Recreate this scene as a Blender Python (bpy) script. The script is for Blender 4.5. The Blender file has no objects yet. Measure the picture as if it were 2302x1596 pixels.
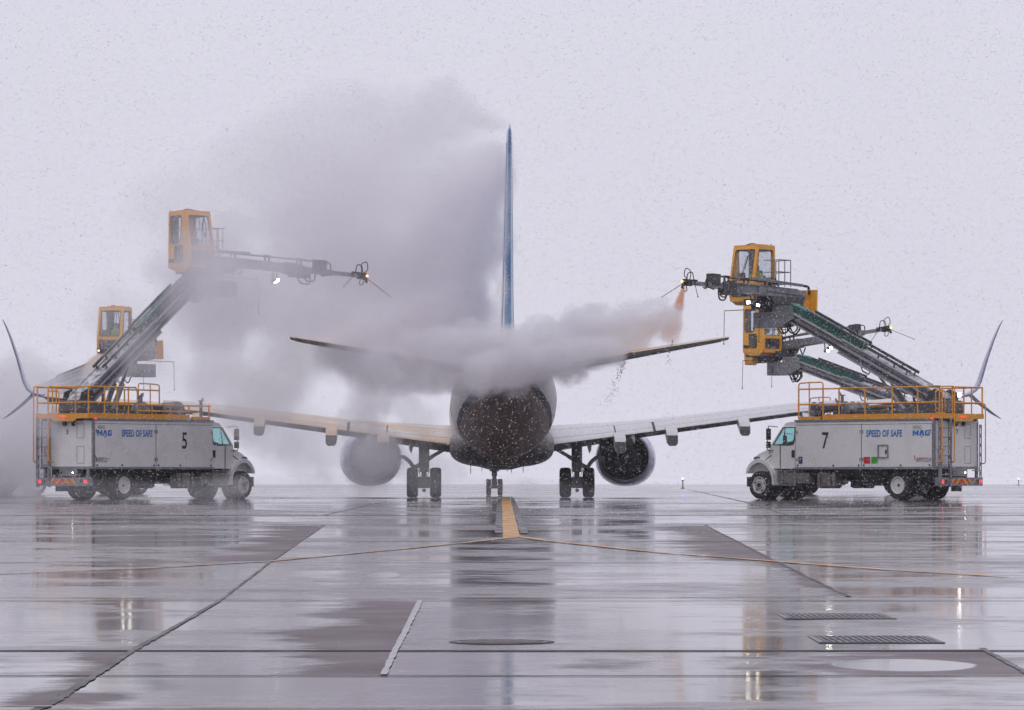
import bpy, bmesh, math, random
import numpy as np
from mathutils import Vector, Matrix, geometry, noise as mnoise
rnd = random.Random(7)
R = math.radians
PI = math.pi
sc = bpy.context.scene
COL = sc.collection

# ------------------------------------------------------------------ camera, sky, sun, exposure
CAM_Z = 0.77                    # above the apron the aircraft stands on
FPX = 8714.0                    # focal length in pixels of a 2302 px wide picture
CX, HY = 1151.0, 1072.0
cam = bpy.data.cameras.new('camera')
cam.sensor_width = 36.0
cam.lens = FPX / 2302.0 * 36.0
cam.shift_y = (HY - 798.0) / 2302.0
cam.clip_start = 0.5
cam.clip_end = 6000
camo = bpy.data.objects.new('camera', cam)
COL.objects.link(camo)
camo.location = (0, 0, CAM_Z)
camo.rotation_euler = (R(90), 0, 0)
sc.camera = camo

SUN_EL, SUN_AZ = R(55), R(200)
wd = bpy.data.worlds.new('World')
sc.world = wd
wd.use_nodes = True
nt = wd.node_tree
nt.nodes.clear()
wo = nt.nodes.new('ShaderNodeOutputWorld')
bg = nt.nodes.new('ShaderNodeBackground')
sky = nt.nodes.new('ShaderNodeTexSky')
sky.sky_type = 'NISHITA'
sky.sun_disc = False
sky.sun_elevation = SUN_EL
sky.sun_rotation = SUN_AZ
sky.dust_density = 6.0
sky.ozone_density = 1.0
bg.inputs['Strength'].default_value = 0.1
mix = nt.nodes.new('ShaderNodeMix')
mix.data_type = 'RGBA'
mix.inputs['Factor'].default_value = 0.93       # a closed layer of snow cloud over the clear sky
mix.inputs['B'].default_value = (7.55, 7.38, 8.75, 1)
tcw = nt.nodes.new('ShaderNodeTexCoord')
cn = nt.nodes.new('ShaderNodeTexNoise')
cn.inputs['Scale'].default_value = 9.0
cn.inputs['Detail'].default_value = 5.0
nt.links.new(tcw.outputs['Generated'], cn.inputs['Vector'])
cr = nt.nodes.new('ShaderNodeMix')
cr.data_type = 'RGBA'
cr.inputs['A'].default_value = (7.35, 7.2, 8.3, 1)
cr.inputs['B'].default_value = (8.0, 7.85, 8.95, 1)
nt.links.new(cn.outputs['Fac'], cr.inputs['Factor'])
nt.links.new(cr.outputs['Result'], mix.inputs['B'])
nt.links.new(sky.outputs[0], mix.inputs['A'])
nt.links.new(mix.outputs['Result'], bg.inputs['Color'])
nt.links.new(bg.outputs[0], wo.inputs['Surface'])

sl = bpy.data.lights.new('sun', 'SUN')
sl.energy = 0.5
sl.angle = R(30)
sl.color = (1.0, 0.96, 0.92)
slo = bpy.data.objects.new('sun', sl)
COL.objects.link(slo)
slo.rotation_euler = (R(90) - SUN_EL, 0, R(-20))

sc.view_settings.view_transform = 'Standard'
sc.view_settings.look = 'None'
sc.view_settings.exposure = 0.0
sc.view_settings.gamma = 1.0
sc.view_settings.use_curve_mapping = False
cy = sc.cycles
cy.use_denoising = True
cy.max_bounces = 10
cy.diffuse_bounces = 3
cy.glossy_bounces = 4
cy.transmission_bounces = 4
cy.transparent_max_bounces = 16
cy.volume_bounces = 6
cy.volume_max_steps = 400
cy.volume_step_rate = 1.0
cy.caustics_reflective = False
cy.caustics_refractive = False
cy.sample_clamp_indirect = 6.0


def P(px, py, D):
    return Vector(((px - CX) * D / FPX, D, CAM_Z + (HY - py) * D / FPX))


# ------------------------------------------------------------------ materials
def newmat(name):
    m = bpy.data.materials.new(name)
    m.use_nodes = True
    n = m.node_tree
    b = n.nodes['Principled BSDF']
    return m, n, b


def N(n, t, **kw):
    x = n.nodes.new(t)
    for k, v in kw.items():
        setattr(x, k, v)
    return x


def mathn(n, op, a, b=None, c=None, clamp=False):
    x = n.nodes.new('ShaderNodeMath')
    x.operation = op
    x.use_clamp = clamp
    for i, v in enumerate((a, b, c)):
        if v is None:
            continue
        if isinstance(v, (int, float)):
            x.inputs[i].default_value = v
        else:
            n.links.new(v, x.inputs[i])
    return x.outputs[0]


def sstep(n, v, lo, hi, a=0.0, b=1.0):
    x = n.nodes.new('ShaderNodeMapRange')
    x.interpolation_type = 'SMOOTHSTEP'
    n.links.new(v, x.inputs['Value'])
    x.inputs['From Min'].default_value = lo
    x.inputs['From Max'].default_value = hi
    x.inputs['To Min'].default_value = a
    x.inputs['To Max'].default_value = b
    return x.outputs['Result']


def mixc(n, f, a, b):
    x = n.nodes.new('ShaderNodeMix')
    x.data_type = 'RGBA'
    for k, v in (('Factor', f), ('A', a), ('B', b)):
        if isinstance(v, (int, float)):
            x.inputs[k].default_value = v
        elif isinstance(v, tuple):
            x.inputs[k].default_value = (*v[:3], 1)
        else:
            n.links.new(v, x.inputs[k])
    return x.outputs['Result']


def objcoord(n):
    return N(n, 'ShaderNodeTexCoord').outputs['Object']


def noisen(n, vec, scale, detail=4, rough=0.55, stretch=None):
    if stretch:
        mp = N(n, 'ShaderNodeMapping')
        mp.inputs['Scale'].default_value = stretch
        n.links.new(vec, mp.inputs['Vector'])
        vec = mp.outputs[0]
    x = N(n, 'ShaderNodeTexNoise')
    x.inputs['Scale'].default_value = scale
    x.inputs['Detail'].default_value = detail
    x.inputs['Roughness'].default_value = rough
    n.links.new(vec, x.inputs['Vector'])
    return x.outputs['Fac']


def paint(name, col, rough=0.4, metal=0.0, dirt=0.25, dcol=None, scale=2.2, snow=0.0, coat=0.0):
    """Worn paint or metal: two noises of grime and a little roughness change."""
    m, n, b = newmat(name)
    v = objcoord(n)
    a = noisen(n, v, scale, 6, 0.65)
    c = noisen(n, v, scale * 9, 3, 0.6, (1, 1, 0.25))
    f = mathn(n, 'MULTIPLY', sstep(n, a, 0.42, 0.75), 1.0)
    f = mathn(n, 'MULTIPLY', mathn(n, 'ADD', f, mathn(n, 'MULTIPLY', sstep(n, c, 0.5, 0.8), 0.5)), dirt, clamp=True)
    dcol = dcol or tuple(x * 0.45 for x in col)
    out = mixc(n, f, col, dcol)
    if snow > 0:                       # wet snow stuck on faces that look up
        g = N(n, 'ShaderNodeNewGeometry')
        sp = N(n, 'ShaderNodeSeparateXYZ')
        n.links.new(g.outputs['Normal'], sp.inputs[0])
        s = mathn(n, 'MULTIPLY', sstep(n, sp.outputs['Z'], 0.35, 0.9), sstep(n, noisen(n, v, 5, 4), 0.38, 0.58))
        out = mixc(n, mathn(n, 'MULTIPLY', s, snow), out, (0.72, 0.72, 0.76))
    n.links.new(out, b.inputs['Base Color'])
    n.links.new(sstep(n, a, 0.3, 0.7, rough * 0.8, min(1, rough * 1.3)), b.inputs['Roughness'])
    b.inputs['Metallic'].default_value = metal
    b.inputs['Coat Weight'].default_value = coat
    b.inputs['Coat Roughness'].default_value = 0.08
    return m


def emit(name, col, s):
    m, n, b = newmat(name)
    b.inputs['Base Color'].default_value = (*col, 1)
    b.inputs['Emission Color'].default_value = (*col, 1)
    b.inputs['Emission Strength'].default_value = s
    return m


def glass(name, tint, gl=0.12, alpha=0.8):
    m, n, b = newmat(name)
    n.nodes.remove(b)
    t = N(n, 'ShaderNodeBsdfTransparent')
    t.inputs[0].default_value = (*tint, 1)
    g = N(n, 'ShaderNodeBsdfGlossy')
    g.inputs['Roughness'].default_value = 0.05
    d = N(n, 'ShaderNodeBsdfDiffuse')
    d.inputs[0].default_value = (*[0.55 * x for x in tint], 1)
    m1 = N(n, 'ShaderNodeMixShader')
    m1.inputs[0].default_value = gl
    m2 = N(n, 'ShaderNodeMixShader')
    v = objcoord(n)
    n.links.new(sstep(n, noisen(n, v, 7, 4), 0.45, 0.8, (1 - alpha) * 0.3, (1 - alpha) * 2), m2.inputs[0])
    n.links.new(t.outputs[0], m1.inputs[1])
    n.links.new(g.outputs[0], m1.inputs[2])
    n.links.new(m1.outputs[0], m2.inputs[1])
    n.links.new(d.outputs[0], m2.inputs[2])
    n.links.new(m2.outputs[0], n.nodes['Material Output'].inputs['Surface'])
    return m


M = {}
M['white'] = paint('white_paint', (0.74, 0.735, 0.74), 0.32, dirt=0.5, dcol=(0.52, 0.50, 0.49), scale=0.9, coat=0.2)
M['cabwhite'] = paint('cab_white_paint', (0.78, 0.775, 0.77), 0.25, dirt=0.25, dcol=(0.55, 0.54, 0.53), scale=1.3, coat=0.5)
M['orange'] = paint('orange_paint', (0.78, 0.33, 0.02), 0.38, dirt=0.35, dcol=(0.46, 0.20, 0.03), scale=3)
M['yellow'] = paint('yellow_cab_paint', (0.82, 0.37, 0.012), 0.32, dirt=0.35, dcol=(0.55, 0.25, 0.02), scale=2, coat=0.2)
M['steel'] = paint('galvanised_steel', (0.24, 0.24, 0.26), 0.45, metal=0.3, dirt=0.5, dcol=(0.10, 0.10, 0.11), scale=3, snow=0.5)
M['boom'] = paint('grey_boom_paint', (0.20, 0.198, 0.22), 0.4, dirt=0.6, dcol=(0.075, 0.072, 0.08), scale=1.8, snow=0.75)
M['flange'] = paint('pale_boom_flange', (0.36, 0.36, 0.40), 0.4, dirt=0.5, dcol=(0.2, 0.2, 0.22), scale=3, snow=0.6)
M['darksteel'] = paint('dark_steel', (0.055, 0.055, 0.062), 0.5, metal=0.2, dirt=0.5, dcol=(0.11, 0.11, 0.12), scale=4, snow=0.35)
M['turret'] = paint('turret_grey_paint', (0.10, 0.10, 0.112), 0.45, dirt=0.5, dcol=(0.055, 0.055, 0.06), scale=2, snow=0.4)
M['black'] = paint('black_frame_paint', (0.014, 0.013, 0.015), 0.55, dirt=0.5, dcol=(0.045, 0.042, 0.045), scale=5)
M['rubber'] = paint('tyre_rubber', (0.018, 0.017, 0.019), 0.75, dirt=0.6, dcol=(0.06, 0.056, 0.058), scale=6)
M['rim'] = paint('aluminium_rim', (0.66, 0.65, 0.66), 0.4, metal=0.05, dirt=0.4, dcol=(0.4, 0.38, 0.37), scale=6)
M['tank'] = paint('dirty_aluminium_tank', (0.20, 0.185, 0.18), 0.4, metal=0.4, dirt=0.6, dcol=(0.10, 0.085, 0.08), scale=3)
M['green'] = paint('green_hose_cover', (0.010, 0.12, 0.095), 0.6, dirt=0.5, dcol=(0.02, 0.075, 0.062), scale=5, snow=0.15)
M['blue'] = paint('blue_lettering', (0.015, 0.16, 0.47), 0.4, dirt=0.1)
M['ink'] = paint('black_lettering', (0.02, 0.02, 0.025), 0.5, dirt=0.1)
M['redpaint'] = paint('red_sticker', (0.55, 0.02, 0.025), 0.4, dirt=0.15)
M['greenpaint'] = paint('green_sticker', (0.04, 0.36, 0.02), 0.4, dirt=0.15)
M['navy'] = paint('navy_sticker', (0.04, 0.05, 0.14), 0.5, dirt=0.3)
M['amber'] = paint('amber_marker', (0.5, 0.3, 0.02), 0.4, dirt=0.2)
M['glass'] = glass('cab_glass', (0.62, 0.9, 0.88), 0.10, 0.86)
M['pane'] = glass('operator_cab_glass', (0.86, 0.89, 0.93), 0.10, 0.8)
M['red_lamp'] = emit('red_lamp_glow', (1.0, 0.03, 0.04), 2.0)
M['redlens'] = emit('red_tail_lens', (0.8, 0.03, 0.05), 1.6)
M['lamp'] = emit('white_work_lamp_glow', (1.0, 0.97, 0.82), 26.0)
M['lampsoft'] = emit('white_lamp_glow', (1.0, 0.95, 0.8), 25.0)
M['warm'] = emit('warm_nozzle_glow', (1.0, 0.40, 0.12), 7.0)
M['bluelamp'] = emit('blue_taxiway_glow', (0.1, 0.25, 1.0), 9.0)
M['seat'] = paint('dark_seat_fabric', (0.03, 0.03, 0.035), 0.8, dirt=0.2)
M['hivis'] = paint('yellow_green_jacket', (0.36, 0.56, 0.05), 0.7, dirt=0.3)
M['dark_cloth'] = paint('dark_clothing', (0.03, 0.032, 0.045), 0.8, dirt=0.3)
M['rod'] = paint('probe_rod_paint', (0.20, 0.13, 0.03), 0.5, dirt=0.5, dcol=(0.04, 0.04, 0.04), scale=8)


def chevron():
    m, n, b = newmat('red_yellow_chevron')
    v = objcoord(n)
    sp = N(n, 'ShaderNodeSeparateXYZ')
    n.links.new(v, sp.inputs[0])
    y = mathn(n, 'ABSOLUTE', sp.outputs['Y'])
    s = mathn(n, 'ADD', mathn(n, 'MULTIPLY', y, 3.2), mathn(n, 'MULTIPLY', sp.outputs['Z'], 3.2))
    f = mathn(n, 'GREATER_THAN', mathn(n, 'FRACT', s), 0.55)
    c = mixc(n, f, (0.62, 0.03, 0.02), (0.62, 0.36, 0.02))
    c = mixc(n, mathn(n, 'MULTIPLY', sstep(n, noisen(n, v, 6, 5), 0.42, 0.7), 0.6), c, (0.22, 0.19, 0.18))
    n.links.new(c, b.inputs['Base Color'])
    return m


M['chevron'] = chevron()


# ------------------------------------------------------------------ mesh helpers
class MB:
    def __init__(s, T=None):
        s.v, s.f, s.sm, s.mi = [], [], [], []
        s.T = T.copy() if T else Matrix.Identity(4)
        s.cur = 0

    def add(s, vs, fs, smooth=False):
        b = len(s.v)
        s.v += [tuple(s.T @ Vector(p)) for p in vs]
        for f in fs:
            s.f.append([b + i for i in f])
            s.sm.append(smooth)
            s.mi.append(s.cur)
        return s

    def box(s, x0, x1, y0, y1, z0, z1):
        vs = [(x, y, z) for z in (z0, z1) for y in (y0, y1) for x in (x0, x1)]
        return s.add(vs, [(0, 2, 3, 1), (4, 5, 7, 6), (0, 1, 5, 4), (2, 6, 7, 3), (0, 4, 6, 2), (1, 3, 7, 5)])

    def bar(s, p0, p1, w, h, up=(0, 0, 1), w1=None, h1=None):
        p0, p1 = Vector(p0), Vector(p1)
        d = (p1 - p0).normalized()
        side = d.cross(Vector(up))
        if side.length < 1e-4:
            side = Vector((1, 0, 0))
        side.normalize()
        u = side.cross(d)
        w1 = w if w1 is None else w1
        h1 = h if h1 is None else h1
        vs = [p0 + side * a * w / 2 + u * c * h / 2 for a, c in ((-1, -1), (1, -1), (1, 1), (-1, 1))]
        vs += [p1 + side * a * w1 / 2 + u * c * h1 / 2 for a, c in ((-1, -1), (1, -1), (1, 1), (-1, 1))]
        return s.add(vs, [(3, 2, 1, 0), (4, 5, 6, 7), (0, 1, 5, 4), (1, 2, 6, 5), (2, 3, 7, 6), (3, 0, 4, 7)])

    def tube(s, pts, r, n=8, r1=None):
        pts = [Vector(p) for p in pts]
        rings = []
        prev = None
        for i, p in enumerate(pts):
            if i == 0:
                d = pts[1] - p
            elif i == len(pts) - 1:
                d = p - pts[i - 1]
            else:
                d = (pts[i + 1] - p).normalized() + (p - pts[i - 1]).normalized()
            d.normalize()
            if prev is None:
                a = d.orthogonal().normalized()
            else:
                a = (prev - d * prev.dot(d)).normalized()
            prev = a
            b = d.cross(a)
            rr = r if r1 is None else r + (r1 - r) * i / (len(pts) - 1)
            rings.append([p + (a * math.cos(t) + b * math.sin(t)) * rr for t in (2 * PI * k / n for k in range(n))])
        return s.loft(rings, True)

    def loft(s, rings, smooth=True, caps=True):
        n = len(rings[0])
        vs = [p for r in rings for p in r]
        fs = []
        for i in range(len(rings) - 1):
            for k in range(n):
                a, b = i * n + k, i * n + (k + 1) % n
                fs.append((a, b, b + n, a + n))
        s.add(vs, fs, smooth)
        if caps:
            s.add(rings[0], [list(range(n))[::-1]])
            s.add(rings[-1], [list(range(n))])
        return s

    def lathe(s, prof, o, axis, n=24, smooth=True, closed=False):
        """prof: (radius, distance along axis)"""
        o, ax = Vector(o), Vector(axis).normalized()
        a = ax.orthogonal().normalized()
        b = ax.cross(a)
        rings = [[o + ax * h + (a * math.cos(t) + b * math.sin(t)) * max(r, 1e-4) for t in (2 * PI * k / n for k in range(n))] for r, h in prof]
        if closed:
            return s.loft(rings + rings[:1], smooth, False)
        return s.loft(rings, smooth, True)

    def cyl(s, p0, p1, r, n=14, r1=None):
        p0, p1 = Vector(p0), Vector(p1)
        return s.lathe([(r, 0), (r if r1 is None else r1, (p1 - p0).length)], p0, p1 - p0, n)

    def prism(s, poly, f0, f1):
        """poly of 2-D points; f0, f1 map (u, v) to the two end faces"""
        n = len(poly)
        vs = [f0(*p) for p in poly] + [f1(*p) for p in poly]
        fs = [list(range(n))[::-1], list(range(n, 2 * n))] + [(i, (i + 1) % n, n + (i + 1) % n, n + i) for i in range(n)]
        return s.add(vs, fs)

    def panel(s, outer, holes, fm, t):
        """a flat sheet with holes; fm(u, v, w) gives the point, w in 0..t is thickness"""
        loops = [[Vector((u, v, 0)) for u, v in lp] for lp in [outer] + list(holes)]
        tri = geometry.tessellate_polygon(loops)
        flat = [p for lp in loops for p in lp]
        n = len(flat)
        vs = [fm(p.x, p.y, 0) for p in flat] + [fm(p.x, p.y, t) for p in flat]
        fs = [tuple(x) for x in tri] + [tuple(n + i for i in x[::-1]) for x in tri]
        o = 0
        for lp in loops:
            k = len(lp)
            for i in range(k):
                a, b = o + i, o + (i + 1) % k
                fs.append((a, b, n + b, n + a))
            o += k
        return s.add(vs, fs)

    def ball(s, c, r, n=12):
        rx, ry, rz = r if isinstance(r, (tuple, list)) else (r, r, r)
        rings = []
        for i in range(1, n // 2):
            th = PI * i / (n // 2)
            rings.append([(c[0] + rx * math.sin(th) * math.cos(2 * PI * k / n), c[1] + ry * math.sin(th) * math.sin(2 * PI * k / n), c[2] + rz * math.cos(th)) for k in range(n)])
        return s.loft(rings, True)

    def build(s, name, mats, parent=None, bevel=0, fix=True):
        me = bpy.data.meshes.new(name)
        me.from_pydata(s.v, [], s.f)
        mats = mats if isinstance(mats, (list, tuple)) else [mats]
        for m in mats:
            me.materials.append(m)
        me.polygons.foreach_set('use_smooth', s.sm)
        me.polygons.foreach_set('material_index', s.mi)
        if fix:
            bm = bmesh.new()
            bm.from_mesh(me)
            bmesh.ops.recalc_face_normals(bm, faces=bm.faces)
            bm.to_mesh(me)
            bm.free()
        o = bpy.data.objects.new(name, me)
        COL.objects.link(o)
        if parent:
            o.parent = parent
        if bevel:
            b = o.modifiers.new('bevel', 'BEVEL')
            b.width = bevel
            b.segments = 2
            b.limit_method = 'ANGLE'
        return o


def rpoly(pts, r, n=4):
    """round the corners of a 2-D polygon"""
    out = []
    k = len(pts)
    for i in range(k):
        p, a, b = Vector(pts[i]), Vector(pts[i - 1]), Vector(pts[(i + 1) % k])
        rr = min(r, (a - p).length * 0.45, (b - p).length * 0.45)
        s, e = p + (a - p).normalized() * rr, p + (b - p).normalized() * rr
        for j in range(n + 1):
            t = j / n
            q = s * (1 - t) ** 2 + p * 2 * t * (1 - t) + e * t * t
            out.append((q.x, q.y))
    return out


def tag(o, label=None, cat=None, group=None, kind=None):
    for k, v in (('label', label), ('category', cat), ('group', group), ('kind', kind)):
        if v:
            o[k] = v
    return o


def empty(name, T):
    o = bpy.data.objects.new(name, None)
    COL.objects.link(o)
    o.empty_display_size = 0.5
    o.matrix_world = T
    return o


def lettering(txt, size, mat, parent, T, sx=1.0, bold=0.0, shear=0.0, name='lettering', align='LEFT', space=1.0):
    c = bpy.data.curves.new('lettering', 'FONT')
    c.body = txt
    c.size = size
    c.offset = bold
    c.shear = shear
    c.align_x = align
    c.space_character = space
    tmp = bpy.data.objects.new('lettering_tmp', c)
    COL.objects.link(tmp)
    dg = bpy.context.evaluated_depsgraph_get()
    me = bpy.data.meshes.new_from_object(tmp.evaluated_get(dg))
    bpy.data.objects.remove(tmp)
    bpy.data.curves.remove(c)
    me.transform(Matrix.Diagonal((sx, 1, 1, 1)))
    me.transform(T)
    me.materials.clear()
    me.materials.append(mat)
    o = bpy.data.objects.new(name, me)
    COL.objects.link(o)
    o.parent = parent
    return o


def frame(o, ex, ey):
    """matrix with origin o, x axis ex, y axis ey"""
    ex, ey = Vector(ex).normalized(), Vector(ey).normalized()
    ez = ex.cross(ey)
    return Matrix(((ex.x, ey.x, ez.x, o[0]), (ex.y, ey.y, ez.y, o[1]), (ex.z, ey.z, ez.z, o[2]), (0, 0, 0, 1)))


# ------------------------------------------------------------------ ground
GY, SLOPE = 112.0, 0.0035       # nearer than GY the pavement falls gently towards the drains
rows = [-40, 8, 14, 18.0, 21.1, 23.9, 28.2, 32.6, 38.8, 45.0, 51.2, 57.3, 65.0, 72.7, 79.5, 86.0, 97.0, GY, 200, 420, 1000, 4000]
TILT = {21.1: 0.0004, 23.9: -0.0006, 28.2: 0.0005, 32.6: -0.0004, 38.8: 0.0007, 45.0: -0.0007, 51.2: 0.0006, 57.3: -0.0008, 65.0: 0.0008, 72.7: -0.0006, 79.5: 0.0007, 86.0: -0.0005, 97.0: 0.0}
zr = {GY: 0.0}
for i in range(rows.index(GY) - 1, -1, -1):
    a, b = rows[i], rows[i + 1]
    zr[a] = zr[b] - (b - a) * (SLOPE + TILT.get(a, 0.0))
for y in rows[rows.index(GY) + 1:]:
    zr[y] = 0.0


def gz(y):
    for a, b in zip(rows, rows[1:]):
        if a <= y <= b:
            return zr[a] + (zr[b] - zr[a]) * (y - a) / (b - a)
    return 0.0


def G(px, py, lift=0.0):
    """the point of the ground seen at a pixel"""
    lo, hi = 9.0, 3000.0
    for _ in range(60):
        m = (lo + hi) / 2
        if HY - (gz(m) - CAM_Z) * FPX / m > py:
            lo = m
        else:
            hi = m
    return Vector(((px - CX) * lo / FPX, lo, gz(lo) + lift))


def ground_mat():
    m, n, b = newmat('wet_concrete')
    v = objcoord(n)
    big = noisen(n, v, 0.06, 4, 0.55, (0.5, 1, 1))
    mid = noisen(n, v, 0.33, 9, 0.68, (0.8, 1, 1))
    fine = noisen(n, v, 1.9, 10, 0.76, (0.65, 1, 1))
    grit = noisen(n, v, 30, 3, 0.7)
    tone = noisen(n, v, 0.9, 7, 0.65)
    base = mixc(n, sstep(n, tone, 0.3, 0.7), (0.098, 0.074, 0.082), (0.185, 0.152, 0.163))
    base = mixc(n, mathn(n, 'MULTIPLY', sstep(n, grit, 0.45, 0.8), 0.4), base, (0.27, 0.235, 0.245))
    # film of water: more or less of it, thinning out on high spots
    wet = mathn(n, 'ADD', mathn(n, 'MULTIPLY', mathn(n, 'SUBTRACT', big, 0.5), 0.9), mathn(n, 'MULTIPLY', mathn(n, 'SUBTRACT', mid, 0.5), 1.5))
    wet = mathn(n, 'ADD', wet, mathn(n, 'MULTIPLY', mathn(n, 'SUBTRACT', fine, 0.5), 1.1))
    wet = mathn(n, 'ADD', wet, 0.36)
    sp = N(n, 'ShaderNodeSeparateXYZ')
    n.links.new(v, sp.inputs[0])
    X, Y = sp.outputs['X'], sp.outputs['Y']
    jit = mathn(n, 'ADD', mathn(n, 'MULTIPLY', mathn(n, 'SUBTRACT', mid, 0.5), 1.6), mathn(n, 'MULTIPLY', mathn(n, 'SUBTRACT', fine, 0.5), 0.7))
    # drier islands that keep their own place: (x, y, half size x, half size y, strength)
    for x0, y0, rx, ry, st in DRY:
        dx = mathn(n, 'DIVIDE', mathn(n, 'SUBTRACT', X, x0), rx)
        dy = mathn(n, 'DIVIDE', mathn(n, 'SUBTRACT', Y, y0), ry)
        dd = mathn(n, 'ADD', mathn(n, 'ADD', mathn(n, 'MULTIPLY', dx, dx), mathn(n, 'MULTIPLY', dy, dy)), mathn(n, 'MULTIPLY', jit, 1.6))
        wet = mathn(n, 'SUBTRACT', wet, sstep(n, dd, -0.2, 1.0, st, 0.0))
    # slab edges lifted clear of the water, on the left of a joint: (x at y=0, slope, y0, y1, width, strength)
    for xa, sl_, y0, y1, wd, st in LIFTED:
        d = mathn(n, 'SUBTRACT', mathn(n, 'MULTIPLY_ADD', Y, sl_, xa), X)
        on = mathn(n, 'GREATER_THAN', d, 0.0)
        on = mathn(n, 'MULTIPLY', on, mathn(n, 'MULTIPLY', mathn(n, 'GREATER_THAN', Y, y0), mathn(n, 'LESS_THAN', Y, y1)))
        k = sstep(n, mathn(n, 'ADD', mathn(n, 'DIVIDE', d, wd), mathn(n, 'MULTIPLY', jit, 1.1)), 0.1, 1.0, st, 0.0)
        wet = mathn(n, 'SUBTRACT', wet, mathn(n, 'MULTIPLY', k, on))
    for x0, y0, rx, ry, st in POOLS:                      # standing water in hollows
        dx = mathn(n, 'DIVIDE', mathn(n, 'SUBTRACT', X, x0), rx)
        dy = mathn(n, 'DIVIDE', mathn(n, 'SUBTRACT', Y, y0), ry)
        dd = mathn(n, 'ADD', mathn(n, 'ADD', mathn(n, 'MULTIPLY', dx, dx), mathn(n, 'MULTIPLY', dy, dy)), mathn(n, 'MULTIPLY', jit, 0.8))
        wet = mathn(n, 'ADD', wet, sstep(n, dd, 0.35, 0.95, st, 0.0))
    w = sstep(n, wet, -0.10, 0.26)
    n.links.new(mixc(n, w, base, (0.095, 0.080, 0.092)), b.inputs['Base Color'])
    n.links.new(sstep(n, wet, -0.12, 0.50, 0.42, 0.06), b.inputs['Roughness'])
    b.inputs['IOR'].default_value = 1.38
    n.links.new(mathn(n, 'MULTIPLY_ADD', w, 0.80, 0.08), b.inputs['Specular IOR Level'])
    bp = N(n, 'ShaderNodeBump')
    bp.inputs['Strength'].default_value = 0.6
    bp.inputs['Distance'].default_value = 0.0014
    rip = mathn(n, 'ADD', noisen(n, v, 1.6, 6, 0.62, (0.25, 1, 1)), mathn(n, 'MULTIPLY', noisen(n, v, 9, 3, 0.6, (0.5, 1, 1)), 0.12))
    n.links.new(rip, bp.inputs['Height'])
    n.links.new(bp.outputs[0], b.inputs['Normal'])
    return m


def dry(px0, px1, py0, py1, st):
    a, b = G((px0 + px1) / 2, py0), G((px0 + px1) / 2, py1)
    y = (a.y + b.y) / 2
    return ((px0 + px1) / 2 - CX) * y / FPX, y, abs(px1 - px0) / 2 * y / FPX, abs(a.y - b.y) / 2, st


def lifted(p0, p1, wd, st):
    a, b = G(*p0), G(*p1)
    k = (b.x - a.x) / (b.y - a.y)
    return a.x - k * a.y, k, min(a.y, b.y), max(a.y, b.y), wd, st


DRY = [dry(1450, 2300, 1462, 1516, 0.35), dry(1180, 1560, 1465, 1515, 0.45), dry(60, 330, 1535, 1600, 0.5), dry(1300, 1420, 1195, 1215, 0.3), dry(1040, 1300, 1190, 1345, 0.10), dry(40, 500, 1130, 1160, 0.4), dry(1650, 2250, 1370, 1420, 0.22)]
POOLS = [dry(1850, 2210, 1479, 1511, 2.2), dry(250, 640, 1350, 1371, 0.6), dry(820, 900, 1286, 1300, 0.5)]
LIFTED = [lifted((945, 1352), (862, 1517), 0.85, 0.95), lifted((730, 1182), (610, 1262), 1.3, 0.75), lifted((1585, 1182), (1745, 1262), 1.3, 0.75), lifted((2205, 1460), (2330, 1517), 1.9, 0.75), lifted((1745, 1262), (1910, 1340), 0.35, 0.6), lifted((300, 1462), (100, 1590), 0.35, 0.6)]

g = MB()
xs = [-1500, -60, -20, 0, 20, 60, 1500]
for i, y in enumerate(rows[:-2]):
    for j in range(len(xs) - 1):
        y1 = rows[i + 1]
        g.add([(xs[j], y, zr[y]), (xs[j + 1], y, zr[y]), (xs[j + 1], y1, zr[y1]), (xs[j], y1, zr[y1])], [(0, 1, 2, 3)])
tag(g.build('ground', ground_mat(), fix=False), kind='structure')


def snow_mat():
    m, n, b = newmat('snow_cover')
    v = objcoord(n)
    c = mixc(n, sstep(n, noisen(n, v, 0.03, 6, 0.6), 0.3, 0.7), (0.80, 0.80, 0.84), (0.86, 0.86, 0.89))
    n.links.new(c, b.inputs['Base Color'])
    b.inputs['Roughness'].default_value = 0.9
    return m


g = MB()
nx, ny = 60, 14
for j in range(ny + 1):
    for i in range(nx + 1):
        x = -1500 + 3000 * i / nx
        y = 395 + (j / ny) ** 2 * 1900
        g.v.append((x, y + 4 * mnoise.noise((x * 0.02, y * 0.02, 0)), 0.006 + (0.25 * min(1, j / 2) * (1 + mnoise.noise((x * .01, y * .01, 3))) if j else -0.05)))
for j in range(ny):
    for i in range(nx):
        a = j * (nx + 1) + i
        g.f.append((a, a + 1, a + nx + 2, a + nx + 1))
        g.sm.append(True)
        g.mi.append(0)
tag(g.build('snow_field', snow_mat(), fix=False), kind='structure')


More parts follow.
